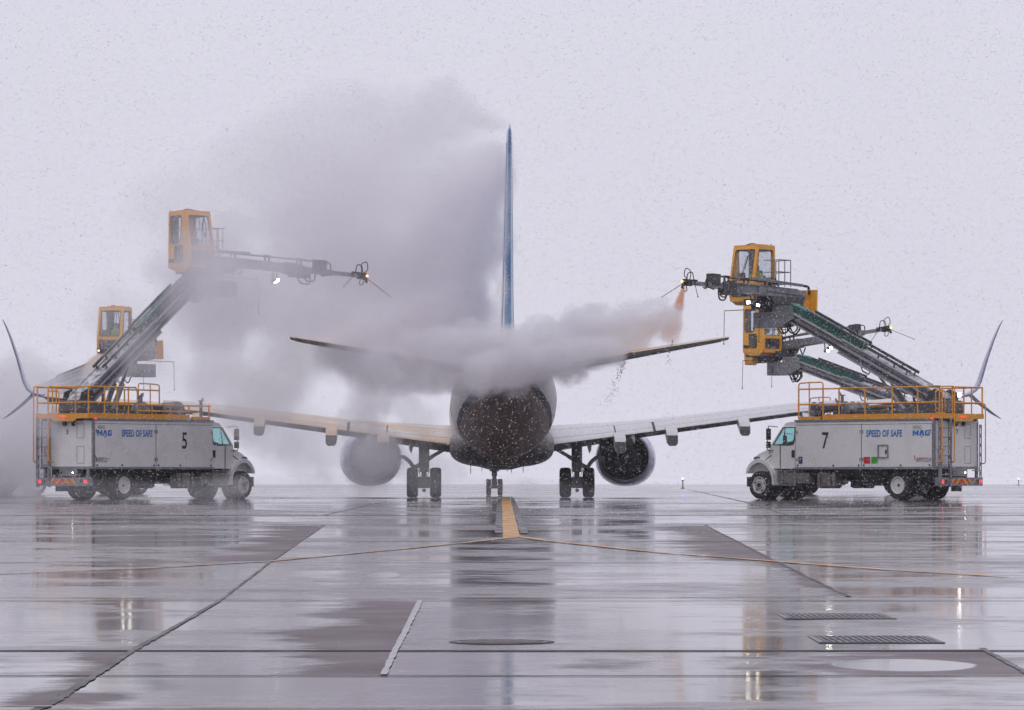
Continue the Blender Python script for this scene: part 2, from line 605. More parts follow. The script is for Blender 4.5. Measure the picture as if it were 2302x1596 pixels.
def strip(mb, pts, w, lift=0.004, rag=0.0):
    """a ribbon lying on the pavement through points (x, y); w a width or widths"""
    dense = []
    ws = w if isinstance(w, (list, tuple)) else [w] * len(pts)
    for (a, wa), (b, wb) in zip(zip(pts, ws), zip(pts[1:], ws[1:])):
        a, b = Vector((a[0], a[1])), Vector((b[0], b[1]))
        ts = [0.0]
        for r in rows:
            if abs(b.y - a.y) > 1e-6:
                t = (r - a.y) / (b.y - a.y)
                if 0.001 < t < 0.999:
                    ts.append(t)
        nk = 60 if rag else 6
        for k in range(1, nk):
            ts.append(k / nk)
        for t in sorted(ts):
            dense.append((a.lerp(b, t), wa + (wb - wa) * t))
    dense.append((Vector(pts[-1][:2]), ws[-1]))
    vs = []
    for i, (p, ww) in enumerate(dense):
        q0, q1 = dense[max(0, i - 1)][0], dense[min(len(dense) - 1, i + 1)][0]
        d = (q1 - q0).normalized()
        nrm = Vector((-d.y, d.x)) * ww / 2
        for s in (-1, 1):
            q = p + nrm * s * (1 + rag * mnoise.noise((p.x * 9, p.y * 6, s * 7.0)) + rag * .6 * mnoise.noise((p.x * 40, p.y * 25, s * 3.0)))
            vs.append((q.x, q.y, gz(q.y) + lift))
    mb.add(vs, [(2 * i, 2 * i + 1, 2 * i + 3, 2 * i + 2) for i in range(len(dense) - 1)])


def line_mat(name, col, wear, wet=0.12, spec=0.3):
    m, n, b = newmat(name)
    v = objcoord(n)
    f = sstep(n, noisen(n, v, 1.6, 6, 0.7), 0.40, 0.62)
    n.links.new(mixc(n, mathn(n, 'MULTIPLY', f, wear), col, (0.09, 0.08, 0.083)), b.inputs['Base Color'])
    n.links.new(sstep(n, noisen(n, v, 0.7, 4), 0.35, 0.6, wet, 0.45), b.inputs['Roughness'])
    b.inputs['Specular IOR Level'].default_value = spec
    return m


def pxs(*pp):
    return [G(a, b)[:2] for a, b in pp]


M['jointgrey'] = line_mat('grey_joint_filler', (0.05, 0.046, 0.05), 0.8, 0.3, 0.15)
M['joint'] = line_mat('joint_sealant', (0.018, 0.016, 0.018), 0.25, 0.5, 0.04)
M['yline'] = line_mat('yellow_road_paint', (0.70, 0.33, 0.03), 0.6, 0.2)
M['ypale'] = line_mat('faded_yellow_road_paint', (0.50, 0.30, 0.10), 0.75, 0.15)
M['blackline'] = line_mat('black_border_paint', (0.022, 0.021, 0.026), 0.85, 0.08, 0.6)

j = MB()
for y, w in ((21.1, 0.06), (23.9, 0.13), (32.6, 0.06), (45.0, 0.07), (57.3, 0.12), (72.7, 0.2), (86.0, 0.35), (GY, 0.3)):
    x0, x1 = -70, 70
    strip(j, [(x0, y), (x1, y)], w)
tag(j.build('pavement_joint', M['joint'], fix=False), kind='structure')
j = MB()
strip(j, pxs((60, 1606), (120, 1580), (300, 1462), (390, 1412), (495, 1350)), [0.06, 0.055, 0.045, 0.04, 0.035], 0.005, 0.7)
strip(j, pxs((495, 1350), (610, 1262), (730, 1180)), 0.03, 0.005, 0.7)
strip(j, pxs((730, 1158), (870, 1128)), 0.04, 0.005, 0.7)
strip(j, pxs((1585, 1180), (1745, 1262), (1910, 1342)), [0.035, 0.035, 0.04], 0.005, 0.7)
strip(j, pxs((1545, 1100), (1770, 1158), (2010, 1166)), 0.10, 0.005, 0.7)
strip(j, pxs((2205, 1458), (2330, 1525)), 0.04, 0.005, 0.7)
tag(j.build('pavement_joint', M['jointgrey'], fix=False), kind='structure')
j = MB()
a, b = G(945, 1350), G(862, 1518)
strip(j, [a[:2], b[:2]], [0.05, 0.035], 0.006, 0.5)
tag(j.build('pavement_joint', paint('pale_sealant', (0.42, 0.41, 0.43), 0.4, dirt=0.6, scale=8), fix=False), kind='structure')

# painted lines
j = MB()
c0, c1 = G(1138, 1128), G(1150, 1209)
strip(j, [(c0.x - 0.05, 150), c0[:2], c1[:2]], 0.27, 0.007, 0.08)
arcL = [(1150, 1209), (1060, 1219), (950, 1230), (800, 1244), (610, 1262), (350, 1277), (0, 1290), (-200, 1296)]
arcR = [(1150, 1205), (1230, 1216), (1330, 1227), (1500, 1244), (1745, 1263), (2000, 1282), (2260, 1297)]
ml = MB()
strip(ml, pxs(*arcL), [0.24] + [0.12] * 7, 0.008, 0.25)
strip(j, pxs(*arcR), [0.24] + [0.13] * 6, 0.009, 0.2)
tag(j.build('road_marking', M['yline'], fix=False), kind='structure')
tag(ml.build('road_marking', M['ypale'], fix=False), kind='structure')
k = MB()
for s in (-1, 1):
    strip(k, [(c0.x - 0.05 + s * 0.215, 150), (c0.x + s * 0.215, c0.y), (c1.x + s * 0.215, c1.y + 4)], 0.13, 0.006, 0.4)
tag(k.build('road_marking', M['blackline'], fix=False), kind='structure')
k = MB()
strip(k, pxs((-150, 1341), (495, 1346), (1100, 1344), (1910, 1341), (2450, 1341)), 0.10, 0.012)
strip(k, pxs((-100, 1592), (800, 1592), (1500, 1591), (2400, 1592)), 0.05, 0.012)
tag(k.build('road_marking', M['ypale'], fix=False), kind='structure')
k = MB()
strip(k, pxs((1030, 1191), (1125, 1192)), 0.5, 0.014)
strip(k, pxs((1175, 1192), (1275, 1191)), 0.5, 0.014)
tag(k.build('road_marking', M['ypale'], fix=False), kind='structure')


# drains in the pavement
def drain(px0, px1, py0, py1, label):
    a, b = G((px0 + px1) / 2, py1), G((px0 + px1) / 2, py0)
    y0, y1 = a.y, b.y
    yc = (y0 + y1) / 2
    x0, x1 = (px0 - CX) * yc / FPX, (px1 - CX) * yc / FPX
    e = empty('drain_grate', Matrix.Translation(((x0 + x1) / 2, yc, gz(yc))))
    tag(e, label, 'drain grate', 'drain grates in the wet apron')
    w, h = (x1 - x0) / 2, (y1 - y0) / 2
    f = MB()
    f.box(-w, w, -h, -h + 0.04, -0.02, 0.0045).box(-w, w, h - 0.04, h, -0.02, 0.0045)
    f.box(-w, -w + 0.04, -h + 0.04, h - 0.04, -0.02, 0.0045).box(w - 0.04, w, -h + 0.04, h - 0.04, -0.02, 0.0045)
    f.build('frame', M['darksteel'], e)
    q = MB()
    q.box(-w + 0.04, w - 0.04, -h + 0.04, h - 0.04, -0.02, 0.0015)
    q.build('pit', M['black'], e)
    q = MB()
    n = 17
    for i in range(n):
        x = -w + 0.06 + (2 * w - 0.12) * i / (n - 1)
        q.box(x - 0.009, x + 0.009, -h + 0.04, h - 0.04, 0.0016, 0.0042)
    q.box(-w + 0.04, w - 0.04, -0.012, 0.012, 0.0016, 0.0044)
    q.build('grating', M['darksteel'], e)


drain(1755, 2000, 1379, 1392, 'narrower iron drain grate, the one farther from the long dark joint')
drain(1828, 2105, 1430, 1446, 'wider iron drain grate, the one just beyond the long dark joint')
mh = G(1128, 1444)
e = empty('manhole_cover', Matrix.Translation(mh))
tag(e, 'round iron manhole cover with rusty rim set in wet concrete', 'manhole cover')
q = MB()
q.lathe([(0.34, 0.0), (0.34, 0.006), (0.30, 0.007), (0.30, 0.0)], (0, 0, 0), (0, 0, 1), 40, closed=True)
q.build('rim', paint('rusty_iron', (0.07, 0.045, 0.045), 0.5, dirt=0.6, scale=9), e)
q = MB()
q.lathe([(0.295, 0.0), (0.295, 0.0045), (0.001, 0.0045)], (0, 0, 0), (0, 0, 1), 40)
for i in range(-5, 6):
    w = math.sqrt(max(0, 0.27 ** 2 - (i * 0.05) ** 2))
    q.box(-w, w, i * 0.05 - 0.009, i * 0.05 + 0.009, 0.0047, 0.0075)
q.build('lid', line_mat('wet_iron', (0.16, 0.14, 0.148), 0.5, 0.10, 0.75), e)


# taxiway edge lights far out
def edge_light(px, py_base, py_top, label):
    for D in (0,):
        pass
    p = G(px, py_base)
    h = (py_base - py_top) * p.y / FPX
    e = empty('taxiway_light', Matrix.Translation((p.x, p.y, 0)))
    tag(e, label, 'taxiway light', 'blue taxiway edge lights')
    q = MB()
    q.cyl((0, 0, 0), (0, 0, h - 0.18), 0.045, 10, 0.035)
    q.lathe([(0.14, 0), (0.14, 0.04), (0.05, 0.06)], (0, 0, 0), (0, 0, 1), 12)
    q.lathe([(0.05, h - 0.2), (0.09, h - 0.17), (0.09, h - 0.12)], (0, 0, 0), (0, 0, 1), 12)
    q.build('pole', M['rod'], e)
    q = MB()
    q.lathe([(0.08, h - 0.12), (0.09, h - 0.04), (0.05, h), (0.001, h + 0.02)], (0, 0, 0), (0, 0, 1), 12)
    q.build('lens', M['bluelamp'], e)


edge_light(1535, 1098, 1074, 'thin post with blue lamp standing between the right engine and the truck numbered 7')
edge_light(2290, 1091, 1075, 'thin post with blue lamp alone behind the rear of the truck numbered 7')


# ------------------------------------------------------------------ people
def person(name, label, T, parent_vest=True, lean=0.0, reach=0.5, hood=True):
    """a seated operator facing +x of T, hips at the origin of T"""
    V, E, Rr = [], [], []

    def add(p, r, link=None):
        V.append(p)
        Rr.append(r)
        if link is not None:
            E.append((link, len(V) - 1))
        return len(V) - 1
    hip = add((0, 0, 0.10), 0.15)
    wa = add((-0.02 + lean * 0.1, 0, 0.30), 0.145, hip)
    ch = add((-0.03 + lean * 0.25, 0, 0.50), 0.165, wa)
    nk = add((-0.01 + lean * 0.35, 0, 0.64), 0.065, ch)
    hd = add((0.015 + lean * 0.42, 0, 0.74), 0.088, nk)
    add((0.02 + lean * 0.45, 0, 0.835), 0.085, hd)
    add((0.105 + lean * 0.43, 0, 0.725), 0.018, hd)           # nose
    for s in (-1, 1):
        sh = add((-0.03 + lean * 0.28, s * 0.20, 0.545), 0.068, ch)
        el = add((0.07 + lean * 0.25, s * 0.27, 0.30), 0.05, sh)
        wr = add((0.07 + reach * 0.55, s * 0.21, 0.27), 0.033, el)
        pa = add((0.14 + reach * 0.55, s * 0.20, 0.265), 0.038, wr)
        for q, (dy, ln) in enumerate(((-0.03, 0.07), (-0.01, 0.08), (0.012, 0.075), (0.032, 0.06))):
            k = add((0.18 + reach * 0.55, s * 0.20 + dy, 0.268), 0.0095, pa)
            add((0.18 + ln * 0.75 + reach * 0.55, s * 0.20 + dy * 1.1, 0.25), 0.0085, k)
        k = add((0.15 + reach * 0.55, s * 0.20 - s * 0.045, 0.27), 0.010, pa)
        add((0.19 + reach * 0.55, s * 0.20 - s * 0.055, 0.255), 0.009, k)
        hj = add((0.03, s * 0.10, 0.06), 0.095, hip)
        kn = add((0.43, s * 0.14, 0.09), 0.068, hj)
        an = add((0.46, s * 0.14, -0.32), 0.045, kn)
        add((0.60, s * 0.15, -0.385), 0.038, an)
    me = bpy.data.meshes.new(name)
    me.from_pydata(V, E, [])
    o = bpy.data.objects.new(name, me)
    COL.objects.link(o)
    bm = bmesh.new()
    bm.from_mesh(me)
    lay = bm.verts.layers.skin.verify()
    bm.verts.ensure_lookup_table()
    for i, v in enumerate(bm.verts):
        v[lay].radius = (Rr[i], Rr[i])
        v[lay].use_root = i == 0
    bm.to_mesh(me)
    bm.free()
    o.modifiers.new('skin', 'SKIN').use_smooth_shade = True
    sb = o.modifiers.new('sub', 'SUBSURF')
    sb.levels = sb.render_levels = 1
    m, n, b = newmat('operator_clothing')
    sp = N(n, 'ShaderNodeSeparateXYZ')
    n.links.new(objcoord(n), sp.inputs[0])
    skin = mathn(n, 'GREATER_THAN', sp.outputs['Z'], 0.665)
    c = mixc(n, skin, (0.03, 0.032, 0.045), (0.42, 0.25, 0.18))
    n.links.new(c, b.inputs['Base Color'])
    b.inputs['Roughness'].default_value = 0.7
    me.materials.append(m)
    o.matrix_world = T
    tag(o, label, 'person', 'operators in the yellow cabs')
    j = MB()
    rings = []
    for z, rx, ry, xo in ((0.08, .15, .19, 0), (0.2, .165, .2, -.01), (0.35, .17, .21, -.02 + lean * .13), (0.5, .18, .235, -.03 + lean * .25), (0.58, .14, .22, -.03 + lean * .3), (0.645, .085, .10, -.01 + lean * .35)):
        rings.append([(xo + rx * math.cos(t), ry * math.sin(t), z) for t in (2 * PI * k / 16 for k in range(16))])
    j.loft(rings)
    for s in (-1, 1):
        j.tube([(-0.03 + lean * 0.28, s * 0.21, 0.55), (0.02 + lean * .26, s * .25, .42), (0.07 + lean * 0.25, s * 0.275, 0.30), (0.07 + reach * 0.45, s * 0.22, 0.275)], 0.085, 10, 0.055)
    j.build('jacket', M['hivis'], o)
    j = MB()
    for z0, z1, q in ((0.30, 0.35, 1.03), (0.10, 0.14, 1.05)):
        j.loft([[((-0.02 + lean * .12) + .175 * q * math.cos(t), .213 * q * math.sin(t), z) for t in (2 * PI * k / 16 for k in range(16))] for z in (z0, z1)], True, False)
    j.build('reflective_band', M['steel'], o)
    if hood:
        j = MB()
        hx = 0.005 + lean * 0.43
        rings = []
        for a, r in ((-80, .02), (-50, .09), (-15, .12), (25, .122), (60, .085), (85, .02)):
            rings.append([(hx - 0.02 + r * math.cos(t) * (1.0 if math.cos(t) < 0 else 0.62), r * 0.95 * math.sin(t), 0.775 + .135 * math.sin(R(a))) for t in (2 * PI * k / 16 for k in range(16))])
        j.loft(rings)
        j.build('hood', M['dark_cloth'], o)
    return o


# ------------------------------------------------------------------ deicing trucks
def wheel(parent, x, y, side, r=0.52, w=0.28, dual=False, front=False):
    e = MB()
    yo = y
    prof = [(r * 0.60, -w / 2), (r * 0.86, -w / 2), (r * 0.96, -w * 0.44), (r, -w * 0.3)]
    for k in range(-2, 3):
        prof += [(r, k * w * 0.12 - 0.012), (r - 0.015, k * w * 0.12 - 0.008), (r - 0.015, k * w * 0.12 + 0.008), (r, k * w * 0.12 + 0.012)]
    prof += [(r, w * 0.3), (r * 0.96, w * 0.44), (r * 0.86, w / 2), (r * 0.60, w / 2)]
    e.lathe(prof, (x, yo, r), (0, side, 0), 40, closed=True)
    if dual:
        e.lathe(prof, (x, yo - side * 0.33, r), (0, side, 0), 40, closed=True)
    t = e.build('wheel', M['rubber'], parent)
    q = MB()
    d = 0.0 if front else -0.12
    q.lathe([(r * 0.605, w * 0.30), (r * 0.605, w / 2 + 0.006), (r * 0.56, w / 2 + 0.012), (r * 0.53, w * 0.36), (r * 0.47, w * 0.30 + d), (r * 0.42, w * (0.42 if front else 0.05)), (r * 0.20, w * (0.44 if front else 0.0)), (0.001, w * (0.44 if front else 0.0))], (x, yo, r), (0, side, 0), 36)
    q.build('rim', M['rim'], t)
    q = MB()
    b0 = w * (0.44 if front else 0.0)
    q.lathe([(r * 0.15, b0), (r * 0.15, b0 + 0.05), (r * 0.10, b0 + 0.09), (0.001, b0 + 0.09)], (x, yo, r), (0, side, 0), 20)
    for k in range(10):
        a = 2 * PI * k / 10
        px, pz = x + 0.28 * r * math.cos(a), r + 0.28 * r * math.sin(a)
        q.cyl((px, yo + side * b0, pz), (px, yo + side * (b0 + 0.035), pz), 0.016, 6)
    for k in range(5):
        a = 2 * PI * (k + .3) / 5
        px, pz = x + 0.45 * r * math.cos(a), r + 0.45 * r * math.sin(a)
        h0 = w * (0.40 if front else 0.12)
        q.cyl((px, yo + side * h0, pz), (px, yo + side * (h0 + 0.012), pz), 0.035, 10)
    q.build('hub', M['black'], t)


def hose(mb, pts, r=0.02, n=6, sub=5):
    """smooth hanging hose through points"""
    pts = [Vector(p) for p in pts]
    out = []
    q = [pts[0]] + pts + [pts[-1]]
    for i in range(1, len(q) - 2):
        for k in range(sub):
            t = k / sub
            p0, p1, p2, p3 = q[i - 1], q[i], q[i + 1], q[i + 2]
            out.append(0.5 * ((2 * p1) + (p2 - p0) * t + (2 * p0 - 5 * p1 + 4 * p2 - p3) * t * t + (3 * p1 - p0 - 3 * p2 + p3) * t ** 3))
    out.append(pts[-1])
    mb.tube(out, r, n)


def rail(mb, x0, x1, y, zs, z0, posts, r=0.03):
    for z in zs:
        mb.tube([(x0, y, z), (x1, y, z)], r, 6)
    for x in posts:
        mb.tube([(x, y, z0), (x, y, zs[0])], r, 6)


def loop(mb, pts, r=0.026, rc=0.08):
    """rail bent round its corners, 3-D polyline"""
    pts = [Vector(p) for p in pts]
    out = [pts[0]]
    for a, p, b in zip(pts, pts[1:], pts[2:]):
        s, e = p + (a - p).normalized() * min(rc, (a - p).length / 2), p + (b - p).normalized() * min(rc, (b - p).length / 2)
        for k in range(5):
            t = k / 4
            out.append(s * (1 - t) ** 2 + p * 2 * t * (1 - t) + e * t * t)
    out.append(pts[-1])
    mb.tube(out, r, 6)


WB = 6.5                      # wheelbase
XB0, XB1 = -1.72, 4.70        # body from rear to front
HW = 1.26                     # half width
ZB0, ZB1 = 1.17, 2.83


def truck(label, loc, yaw, num, side, pitch, blen, cab_dir, arm_len, arm_pitch, group, with_person=True, plabel='', lean=0.1, second_ladder=False, lamp_x=1.5, seat_h=True, nozzle_lit=True, size=1.0, ring_x=0.6):
    T = Matrix.Translation(Vector(loc) * size) @ Matrix.Rotation(yaw, 4, 'Z') @ Matrix.Scale(size, 4)
    e = empty('deicing_truck', T)
    tag(e, label, 'deicing truck', group)
    # wheels
    for s in (-1, 1):
        wheel(e, WB, s * 1.05, s, front=True)
        wheel(e, 0, s * 1.05, s, dual=True)
    # chassis
    b = MB()
    for s in (-1, 1):
        b.box(-1.6, 6.9, s * 0.43 - 0.05, s * 0.43 + 0.05, 0.78, 1.05)
    b.cyl((0, -1.0, 0.52), (0, 1.0, 0.52), 0.10, 12)
    b.ball((0, 0, 0.52), (0.30, 0.26, 0.26), 12)
    b.cyl((WB, -0.95, 0.48), (WB, 0.95, 0.48), 0.07, 10)
    b.cyl((0.2, 0, 0.62), (4.6, 0, 0.8), 0.06, 8)
    b.box(-1.6, 4.7, -0.36, 0.36, 0.86, 1.12)
    b.box(0.75, 4.4, -0.9, 0.9, 0.92, 1.15)
    b.box(-0.75, 0.75, -1.2, -0.7, 1.07, 1.15).box(-0.75, 0.75, 0.7, 1.2, 1.07, 1.15)
    b.box(-1.45, -0.72, -1.0, 1.0, 0.62, 1.14)
    b.box(1.0, 2.0, -0.75, 0.75, 0.50, 0.95)
    b.box(4.3, 6.0, -0.55, 0.55, 0.5, 1.15)
    b.box(5.9, 6.95, -0.42, 0.42, 0.62, 1.45)
    for k in range(5):
        b.box(0.9 + k * 0.75, 0.98 + k * 0.75, -1.2, 1.2, 1.02, 1.15)
    b.box(-1.05, -0.98, -1.2, -0.65, 0.30, 0.9).box(-1.05, -0.98, 0.65, 1.2, 0.30, 0.9)
    b.build('chassis', M['black'], e)
    for s in (-1, 1):
        b = MB()
        b.box(2.9, 3.75, s * 1.2 if s < 0 else 0.72, -0.72 if s < 0 else 1.2, 0.42, 0.98)
        o = b.build('side_tank', M['tank'], e, bevel=0.07)
        for x in (3.05, 3.55):
            b = MB()
            b.box(x - 0.02, x + 0.02, *(sorted((s * 0.7, s * 1.215))), 0.40, 1.0)
            b.build('strap', M['black'], o)
        y0, y1 = sorted((s * 0.78, s * 1.18))
        for x0, x1, zz in ((4.15, 4.72, .98), (4.74, 5.35, 1.0), (5.37, 5.62, .98)):
            b = MB()
            b.box(x0, x1, y0, y1, 0.56, zz)
            b.build('battery_box', M['tank'], e, bevel=0.04)
        y0, y1 = sorted((s * 0.8, s * 1.22))
        for x1, z0, z1 in ((5.62, 1.02, 1.06), (5.7, 0.50, 0.545)):
            b = MB()
            b.box(4.72, x1, y0, y1, z0, z1)
            b.build('cab_step', M['steel'], e)

    # body
    b = MB()
    b.box(XB0, XB1, -HW, HW, ZB0, ZB1)
    body = b.build('body', M['white'], e, bevel=0.02)
    b = MB()
    for s in (-1, 1):
        y = s * (HW + 0.003)
        for x in (1.60, -1.62):
            b.box(x - 0.012, x + 0.012, min(y, y + s * 0.004), max(y, y + s * 0.004), ZB0 + .02, ZB1 - 0.1)
        b.box(-1.6, 4.68, min(y, y + s * .004), max(y, y + s * .004), ZB1 - 0.118, ZB1 - 0.105)
    for z0, z1, y0, y1 in ((2.2, 2.7, -0.85, -0.5), (1.3, 1.9, -0.85, -0.5)):
        x = XB0 - 0.006
        b.box(x, x + .004, y0, y0 + .012, z0, z1).box(x, x + .004, y1, y1 + .012, z0, z1).box(x, x + .004, y0, y1, z0, z0 + .012).box(x, x + .004, y0, y1, z1, z1 + .012)
    b.build('panel_seam', M['darksteel'], body)
    b = MB()
    for s in (-1, 1):
        b.box(XB0 - 0.02, XB1 + 0.02, *(sorted((s * (HW - 0.1), s * (HW + 0.035)))), ZB0 - 0.075, ZB0 - 0.002)
        b.box(XB0 + 0.02, XB1 + 0.03, *(sorted((s * (HW - 0.1), s * (HW + 0.03)))), ZB1 + 0.002, ZB1 + 0.075)
        b.box(XB0 - 0.012, XB0 + 0.075, *(sorted((s * (HW - 0.05), s * (HW + 0.02)))), ZB0, ZB1 + 0.002)
    b.box(XB0 - 0.03, XB0 + 0.02, -HW + 0.05, HW - 0.05, ZB0 - 0.075, ZB0 + 0.02)
    b.build('body_trim', M['steel'], body)
    s = side
    yy = s * (HW + 0.006)
    ex = (1, 0, 0) if s < 0 else (-1, 0, 0)

    def dec(x, z):
        return frame((x, yy, z), ex, (0, 0, 1))
    q = -1 if s > 0 else 1                       # reading direction along x

    def put(txt, xs, z, size, mat, **kw):
        return lettering(txt, size, mat, body, dec(xs, z), **kw)
    if num:
        put(num, 3.22 - q * 0.24, 1.86, 0.84, M['ink'], sx=0.78, bold=0.012)
        xl = 1.38 if q < 0 else -0.22
        put('SPEED OF SAFE', xl, 2.27, 0.335, M['blue'], sx=0.69, bold=0.012, space=1.07)
        xm = -0.74 if q < 0 else -1.50
        put('A\u00c9RO', xm, 2.53, 0.165, M['ink'], sx=0.98)
        # block emblem: M, A and G run together, leaning, with a small foot under the A
        L = [[(0, 0), (0, .2), (.09, .2), (.15, .1), (.21, .2), (.27, .2), (.27, 0), (.2, 0), (.2, .09), (.15, .02), (.07, .1), (.07, 0)],
             [(.29, 0), (.36, .2), (.46, .2), (.53, 0), (.45, 0), (.41, .11), (.37, 0)],
             [(.55, .03), (.6, 0), (.74, 0), (.78, .11), (.68, .11), (.68, .075), (.7, .05), (.63, .05), (.63, .15), (.76, .15), (.76, .2), (.6, .2), (.55, .16)],
             [(.38, -.02), (.45, -.02), (.43, -.07), (.39, -.06)]]
        eb = MB(dec(xm, 2.29))
        for lp in L:
            eb.panel([(u, v) for u, v in lp], [], lambda u, v, w: Vector((u + 0.0 * v, v, w)), 0.004)
        eb.build('emblem', M['blue'], body)
        # maker's plate
        put('VESTERGAARD', -0.88 if q < 0 else -1.58, 1.345, 0.098, M['ink'], sx=0.95)
        xa = -0.86 if q < 0 else -1.54
        eb = MB(dec(xa, 1.43))
        eb.panel([(0, 0), (0.72, 0.03), (0.72, 0.045), (0, 0.02)], [], lambda u, v, w: Vector((u, v, w)), 0.004)
        eb.panel([(0, 0.1), (-.05, .16), (-.065, .155), (-.03, 0.0), (-0.015, 0)], [], lambda u, v, w: Vector((u, v, w)), 0.004)
        eb.build('emblem', M['redpaint'], body)
        put('PREMPOINT+', xa - q * -0.06, 1.455, 0.085, M['ink'], sx=1.0, shear=0.2)
        if s > 0:
            for x0, x1, mt in ((1.20, 1.50, 'redpaint'), (0.85, 1.14, 'greenpaint')):
                eb = MB()
                eb.box(x0, x1, yy, yy + 0.004, 1.30, 1.54)
                eb.build('sticker', M[mt], body)
            eb = MB()
            eb.box(4.36, 4.55, yy, yy + 0.004, 1.30, 1.56)
            eb.build('sticker', M['navy'], body)
            fr = MB()
            fr.panel(rpoly([(.36, 1.50), (.84, 1.50), (.84, 1.98), (.36, 1.98)], .03), [rpoly([(.40, 1.54), (.80, 1.54), (.80, 1.94), (.40, 1.94)], .03)], lambda u, v, w: Vector((u, yy + w, v)), 0.03)
            h = fr.build('hatch', M['steel'], body)
            fr = MB()
            fr.box(0.44, 0.49, yy, yy + 0.03, 1.64, 1.80)
            fr.build('latch', M['black'], h)
        else:
            eb = MB()
            eb.box(1.2, 1.3, yy - .03, yy, 1.0, 1.06)
            eb.build('sticker', M['amber'], body)
        # number on the rear door
        lettering(num, 0.235, M['ink'], body, frame((XB0 - 0.008, 0.02, 2.35), (0, -1, 0), (0, 0, 1)), sx=0.95, bold=0.006)
    for x in (4.58, 2.9, 1.72, 1.48, -0.2, -1.5):
        lt = MB()
        lt.box(x - 0.03, x + 0.03, *(sorted((yy, yy + s * 0.02))), ZB0 + 0.03, ZB0 + 0.10)
        lt.build('latch', M['darksteel'], body)
    for x in (4.62, 1.66, 1.54, -1.54):
        for z in (1.45, 2.45):
            lt = MB()
            lt.box(x - 0.022, x + 0.022, *(sorted((yy, yy + s * 0.014))), z - 0.06, z + 0.06)
            lt.build('hinge', M['steel'], body)
    # red marker lamps
    ml_ = [(-1.995, -1.95, y - 0.03, y + 0.03, 2.962, 2.998) for y in (-0.18, -0.06, 0.06)]
    for s2 in (-1, 1):
        ml_.append((-1.66, -1.60, *(sorted((s2 * (HW + .03), s2 * (HW + .07)))), 2.87, 2.91))
        ml_.append((4.72, 4.78, *(sorted((s2 * 1.0, s2 * 1.06))), 3.38, 3.5))
    for bx in ml_:
        b = MB()
        b.box(*bx)
        b.build('marker_lamp', M['red_lamp'], body)

    # truck cab
    cb = MB()
    z0, zt = 1.12, 1.92
    cb.prism([(4.76, z0), (5.98, z0), (6.02, 1.98), (4.76, 1.98)], lambda u, v: Vector((u, -1.12, v)), lambda u, v: Vector((u, 1.12, v)))
    cb.prism(rpoly([(4.76, 2.68), (5.52, 2.66), (5.40, 2.80), (5.15, 2.85), (4.76, 2.85)], 0.05), lambda u, v: Vector((u, -1.0, v)), lambda u, v: Vector((u, 1.0, v)))
    for s2 in (-1, 1):
        def fm(u, v, w, s2=s2):
            k = (v - 1.98) / 0.72
            return Vector((u, s2 * (1.12 - 0.10 * k - w), v))
        cb.panel([(4.76, 1.981), (6.02, 1.981), (5.52, 2.679), (4.76, 2.679)], [rpoly([(4.92, 2.05), (5.10, 2.0), (5.86, 2.0 + .02), (5.46, 2.62), (4.92, 2.62)], 0.06)], fm, 0.06)
    cb.panel([(-1.06, 1.981), (1.06, 1.981), (1.0, 2.679), (-1.0, 2.679)], [rpoly([(-.6, 2.1), (.6, 2.1), (.6, 2.6), (-.6, 2.6)], .05)], lambda u, v, w: Vector((4.765 + w, u, v)), 0.05)
    cab = cb.build('cab', M['cabwhite'], e, bevel=0.018)
    w = MB()
    for s2 in (-1, 1):
        w.add([(4.92, s2 * 1.085, 2.0), (5.86, s2 * 1.085, 2.0), (5.46, s2 * 1.0, 2.62), (4.92, s2 * 1.0, 2.62)], [(0, 1, 2, 3)])
    w.add([(6.0, -1.02, 2.0), (6.0, 1.02, 2.0), (5.52, 0.95, 2.66), (5.52, -0.95, 2.66)], [(0, 1, 2, 3)])
    w.add([(4.79, -.6, 2.1), (4.79, .6, 2.1), (4.79, .6, 2.6), (4.79, -.6, 2.6)], [(0, 1, 2, 3)])
    w.build('window', M['glass'], cab, fix=False)
    w = MB()
    for s2 in (-1, 1):
        def fm2(u, v, ww, s2=s2):
            return Vector((u, s2 * (1.126 - 0.10 * (v - 1.98) / 0.72 - ww), v))
        w.panel(rpoly([(4.88, 2.01), (5.10, 1.965), (5.92, 1.985), (5.48, 2.655), (4.88, 2.655)], 0.06), [rpoly([(4.92, 2.04), (5.10, 2.0), (5.86, 2.015), (5.46, 2.62), (4.92, 2.62)], 0.06)], fm2, 0.012)
        w.bar((5.42, s2 * 1.115, 2.0), (5.38, s2 * 1.03, 2.63), 0.03, 0.02)
        hd_ = MB()
        hd_.box(4.85, 4.99, *(sorted((s2 * 1.122, s2 * 1.145))), 1.53, 1.80)
        hd_.build('door_handle', M['black'], cab, bevel=0.01)
        w.box(5.52, 5.56, *(sorted((s2 * 1.121, s2 * 1.128))), 1.15, 1.98)
        w.box(4.82, 4.835, *(sorted((s2 * 1.121, s2 * 1.127))), 1.14, 2.6 if False else 1.97)
    w.bar((6.01, -1.0, 2.0), (5.53, -0.96, 2.66), 0.03, 0.05).bar((6.01, 1.0, 2.0), (5.53, 0.96, 2.66), 0.03, 0.05)
    w.build('door_frame', M['black'], cab)
    w = MB()
    w.box(5.55, 5.98, -1.0, 1.0, 1.9, 2.04)
    w.ball((5.6, 0.45 * s, 2.02), (0.2, 0.3, 0.12), 10)
    w.lathe([(0.20, -0.012), (0.215, 0), (0.20, 0.012), (0.185, 0)], (5.42, 0.5, 2.10), (0.55, 0, 1), 24, closed=True)
    for y in (0.5, -0.5):
        w.box(4.85, 4.97, y - 0.24, y + 0.24, 1.9, 2.32)
    w.build('dashboard', M['seat'], cab)
    # hood, fenders
    h = MB()
